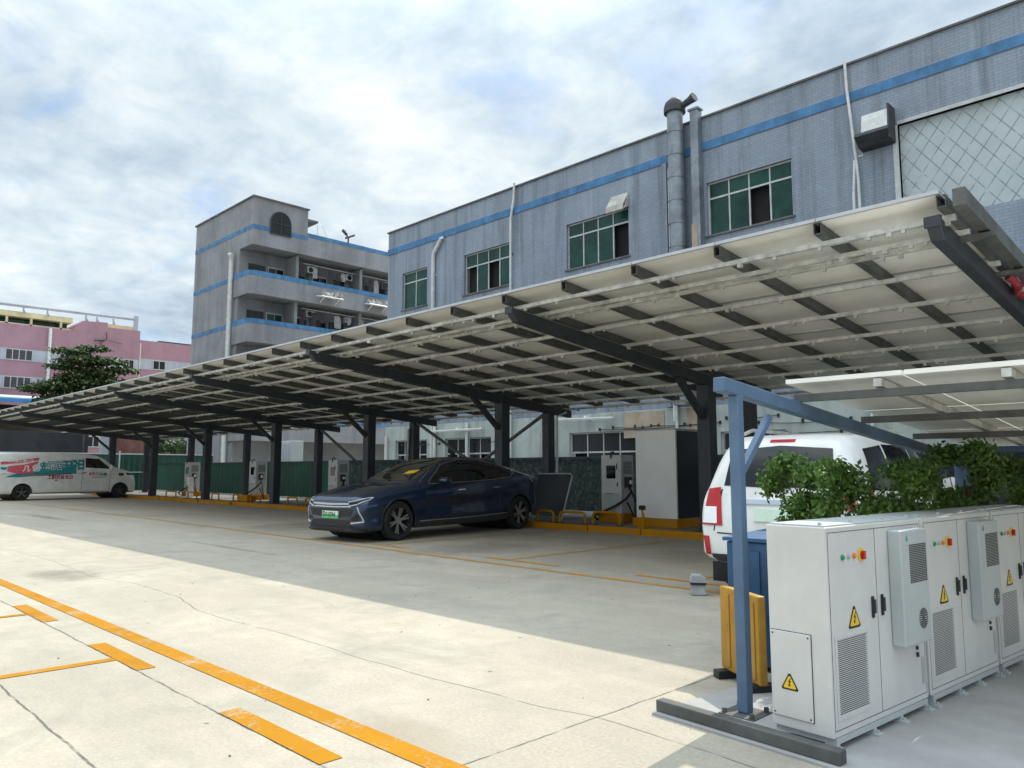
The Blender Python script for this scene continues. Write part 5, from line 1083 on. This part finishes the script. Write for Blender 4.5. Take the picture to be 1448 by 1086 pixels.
    while z < gz1:
        q = gy0
        while q < gy1: m.box(0.0753,0.0768,q,q+0.017,z,z+0.0062); q += 0.0225
        z += 0.0098
    m.build('grille','black',ac)
    m = MB()
    for rr_ in [0.007+0.0078*k for k in range(7)]:
        nseg = max(6,int(rr_*520))
        for k in range(nseg):
            th = 2*math.pi*k/nseg; m.box(-0.0006,0.0009,-0.0031,0.0031,-0.0028,0.0028,Matrix.Translation((0.0761,ay1-0.105+rr_*math.cos(th),az0+0.135+rr_*math.sin(th))) @ Matrix.Rotation(th,4,'X'))
    m.build('fan_vent','black',ac)
    m = MB(); m.lathe([(0.012,0.0753),(0.012,0.0765),(0.0,0.0765)],14,'x',(0,ay0+0.075,az1-0.05)); m.prism([(ay0+0.065,az1-0.045),(ay0+0.085,az1-0.045),(ay0+0.075,az1-0.024)],'x',0.0753,0.0764); m.build('drop_emblem','teal',ac)
    m = MB(); m.box(0.0005,0.003,1.045,1.10,CZ+0.09,CZ+0.24); fl = m.build('cable_filter','alu',t); m = MB(); m.box(0.0005,0.012,0.985,1.0,CZ+0.25,CZ+0.275); m.box(0.0005,0.010,0.985,1.0,CZ+0.29,CZ+0.31); m.build('hinge','cab_side',t)
    # end panel
    m = MB(); 
    ez0, ez1 = CZ+0.055, CZ+CH*0.47; ex0, ex1 = -CDp+0.012, -0.10
    m.box(ex0,ex1,-0.0022,0.0072,ez0,ez1); ep = m.build('access_panel','cab_white',t,bevel=0.003)
    m = MB()
    for (a_, b_, c_, d_) in ((ex0-0.003,ex1+0.003,ez1,ez1+0.003),(ex0-0.003,ex1+0.003,ez0-0.003,ez0),(ex0-0.003,ex0,ez0,ez1),(ex1,ex1+0.003,ez0,ez1)): m.box(a_,b_,0.0063,0.0077,c_,d_)
    for xx in (ex0+0.012,ex1-0.012):
        for z_ in (ez0+0.015,ez1-0.015): m.box(xx-0.004,xx+0.004,-0.0035,-0.0023,z_-0.004,z_+0.004)
    m.build('panel_gap','cab_side',ep)
    pr = bpy.data.objects.new('t', None)
    sgn = MB()
    T = [(-0.56,-0.42),(-0.48,-0.50),(0.48,-0.50),(0.56,-0.42),(0.07,0.46),(-0.07,0.46)]
    bpy.data.objects.remove(pr)
    tri_sign((ex0+ex1)/2-0.01,CZ+0.235,0.085,ep,'y2') if False else None
    def lay(sz, off, mat, nm, shape, par):
        m = MB(); m.prism([((ex0+ex1)/2-0.01+u*sz, CZ+0.235+v*sz) for u, v in shape],'y',-off-0.0010,-off); return m.build(nm, mat, par)
    sg = lay(0.085,0.0025,'black','warning_sign',T,ep); lay(0.063,0.0037,'sign_yellow','sign_face',[(u,v-0.035) for u,v in T],sg)
    lay(0.053,0.0049,'black','lightning_bolt',[(0.10,0.34),(-0.16,-0.04),(-0.01,-0.06),(-0.10,-0.30),(-0.16,-0.26),(-0.07,-0.50),(0.10,-0.34),(0.00,-0.32),(0.14,0.06),(0.0,0.08),(0.17,0.32)],sg)
    return t
b0 = battery(0.0,'nearest white battery cabinet in the row, its blank end panel with warning triangle facing us')
for k, lab in ((1,'middle white battery cabinet in the row at the lower right, between two others'),(2,'white battery cabinet at the right edge, third along the row from the end panel'),(3,'last white battery cabinet at the far end of the row')):
    if k < 3:
        c = copy_tree(b0); c.location = P0+dC*(1.15*k)+Vector((0,0,0.012)); c['label'] = lab
# posts and low roof over the cabinets
def zroof(y): return 1.88-0.082*(y-4.2)
t = thing('low_canopy','low solar roof on blue grey posts over the white battery cabinets','canopy',(-2.33,4.2,0),world=True)
for (x, y, w_) in ((-2.325,4.18,0.034),(-2.43,8.9,0.045)):
    m = MB(); m.box(x-w_,x+w_,y-w_,y+w_,0.018,zroof(y)-0.04); p = m.build('post','blue_post',t,bevel=0.008)
    m = MB(); m.box(x-0.11,x+0.11,y-0.11,y+0.11,0.004,0.0175); 
    for sx in (-1,1):
        for sy in (-1,1): m.tube([(x+sx*0.085,y+sy*0.085,0.0175),(x+sx*0.085,y+sy*0.085,0.045)],0.014,6)
    m.build('base_plate','galv_dark',p)
m = MB(); m.bar((-2.33,4.0,zroof(4.0)),(-2.43,9.1,zroof(9.1)),0.075,0.085); m.build('beam','blue_post',t,bevel=0.006)
m = MB(); m.bar((-2.34,4.21,1.35),(-2.34,4.62,1.735),0.04,0.04,(1,0,0)); m.build('brace','blue_post',t); m = MB(); m.bar((-2.42,8.85,1.05),(-2.0,9.9,0.2),0.05,0.05); m.build('brace','blue_post',t)
for y in (5.05,6.2,7.35,8.5): m = MB(); m.bar((-2.36,y,zroof(y)+0.07),(0.6,y,zroof(y)+0.07),0.05,0.05); m.build('purlin','blue_post' if y > 8 else 'galv_dark',t)
for x in (-1.8,-1.1,-0.4,0.3): m = MB(); m.bar((x,5.0,zroof(5.0)+0.13),(x,9.0,zroof(9.0)+0.13),0.05,0.05); m.build('rafter','galv',t)
for i in range(4):
    for j in range(3):
        xa, ya = -2.40+0.76*i, 5.0+1.36*j; m = MB(); za, zc = zroof(ya)+0.165, zroof(ya+1.34)+0.165
        m.add([(xa,ya,za),(xa+0.745,ya,za),(xa+0.745,ya+1.34,zc),(xa,ya+1.34,zc),(xa,ya,za+0.03),(xa+0.745,ya,za+0.03),(xa+0.745,ya+1.34,zc+0.03),(xa,ya+1.34,zc+0.03)],[(0,3,2,1),(4,5,6,7),(0,1,5,4),(1,2,6,5),(2,3,7,6),(3,0,4,7)]); m.cur = 0
        m.build('roof_panel','panel_back',t)
# ochre barrier and blue container behind the left post
t = thing('barrier_panel','ochre plastic barrier panel behind the blue grey post','barrier',(-2.60,4.72,0.004),R(-32))
m = MB(); m.box(-0.30,0.20,-0.03,0.03,0.05,0.60); m.build('panel','ochre',t,bevel=0.012)
m = MB()
for xx in (-0.22,-0.06,0.10): m.box(xx,xx+0.06,-0.038,-0.0305,0.08,0.56)
m.build('rib','ochre',t,bevel=0.004); m = MB(); m.box(-0.28,-0.20,-0.10,0.10,0.0,0.049); m.build('foot','black',t); m = MB(); m.box(0.10,0.18,-0.10,0.10,0.0,0.049); m.build('foot','black',t)
t = thing('steel_box','blue corrugated steel box with red and white edge marks behind the ochre barrier','container',(-2.72,5.35,0.004),R(4))
m = MB(); m.box(-0.25,0.20,-0.22,0.75,0.03,0.88); m.build('body','blue_box',t,bevel=0.01)
m = MB()
for k in range(6): m.box(0.2005,0.212,-0.18+0.15*k,-0.11+0.15*k,0.08,0.82)
for k in range(3): m.box(-0.2+0.13*k,-0.13+0.13*k,-0.232,-0.2205,0.08,0.82)
m.build('rib','blue_box',t); m = MB(); m.add([(-0.27,-0.24,0.885),(0.22,-0.24,0.885),(0.22,0.77,0.885),(-0.27,0.77,0.885),(-0.27,-0.24,0.91),(0.22,-0.24,0.91),(0.22,0.77,0.93),(-0.27,0.77,0.93)],[(0,3,2,1),(4,5,6,7),(0,1,5,4),(1,2,6,5),(2,3,7,6),(3,0,4,7)]); m.build('lid','blue_box',t)
for k in range(8): m = MB(); m.box(0.185,0.203,-0.226,-0.2205,0.50+0.045*k,0.545+0.045*k); m.build('reflector','red' if k%2 else 'white_vinyl',t)
m = MB(); m.box(-0.22,-0.14,-0.18,0.7,0.0,0.0295); m.box(0.09,0.17,-0.18,0.7,0.0,0.0295); m.build('skid','black',t)
# leafy young trees between the cabinets and the SUV
rt = random.Random(17)
spots = [(-2.15,5.75,1.50,'small leafy tree behind the battery cabinets, nearest the blue steel box'),(-2.20,6.6,1.68,'dense leafy tree behind the middle battery cabinet'),(-2.02,7.5,1.64,'leafy tree behind the far battery cabinets beside the rear post'),(-1.75,8.3,1.6,'bushy tree at the right edge behind the row of battery cabinets'),(-3.0,6.45,1.66,'leafy tree behind the blue steel box, in front of the white SUV tail'),(-1.35,9.0,1.62,'last bushy tree at the far right beyond the rear post')]
for i, (x, y, h, lab) in enumerate(spots):
    bl = []
    for k in range(11):
        a = rt.uniform(0,6.28); q = rt.uniform(0.05,0.28); bl.append(((q*math.cos(a),q*math.sin(a)*1.5,rt.uniform(0.72,h-0.12)),(rt.uniform(0.12,0.20),rt.uniform(0.14,0.24),rt.uniform(0.09,0.15))))
    tree('young_tree',lab,(x,y,0.0),(h*0.8,0.022),bl,6500,0.044,'leaf_mid',30+i,'young trees behind the battery cabinets')
print('script done', len(bpy.data.objects))
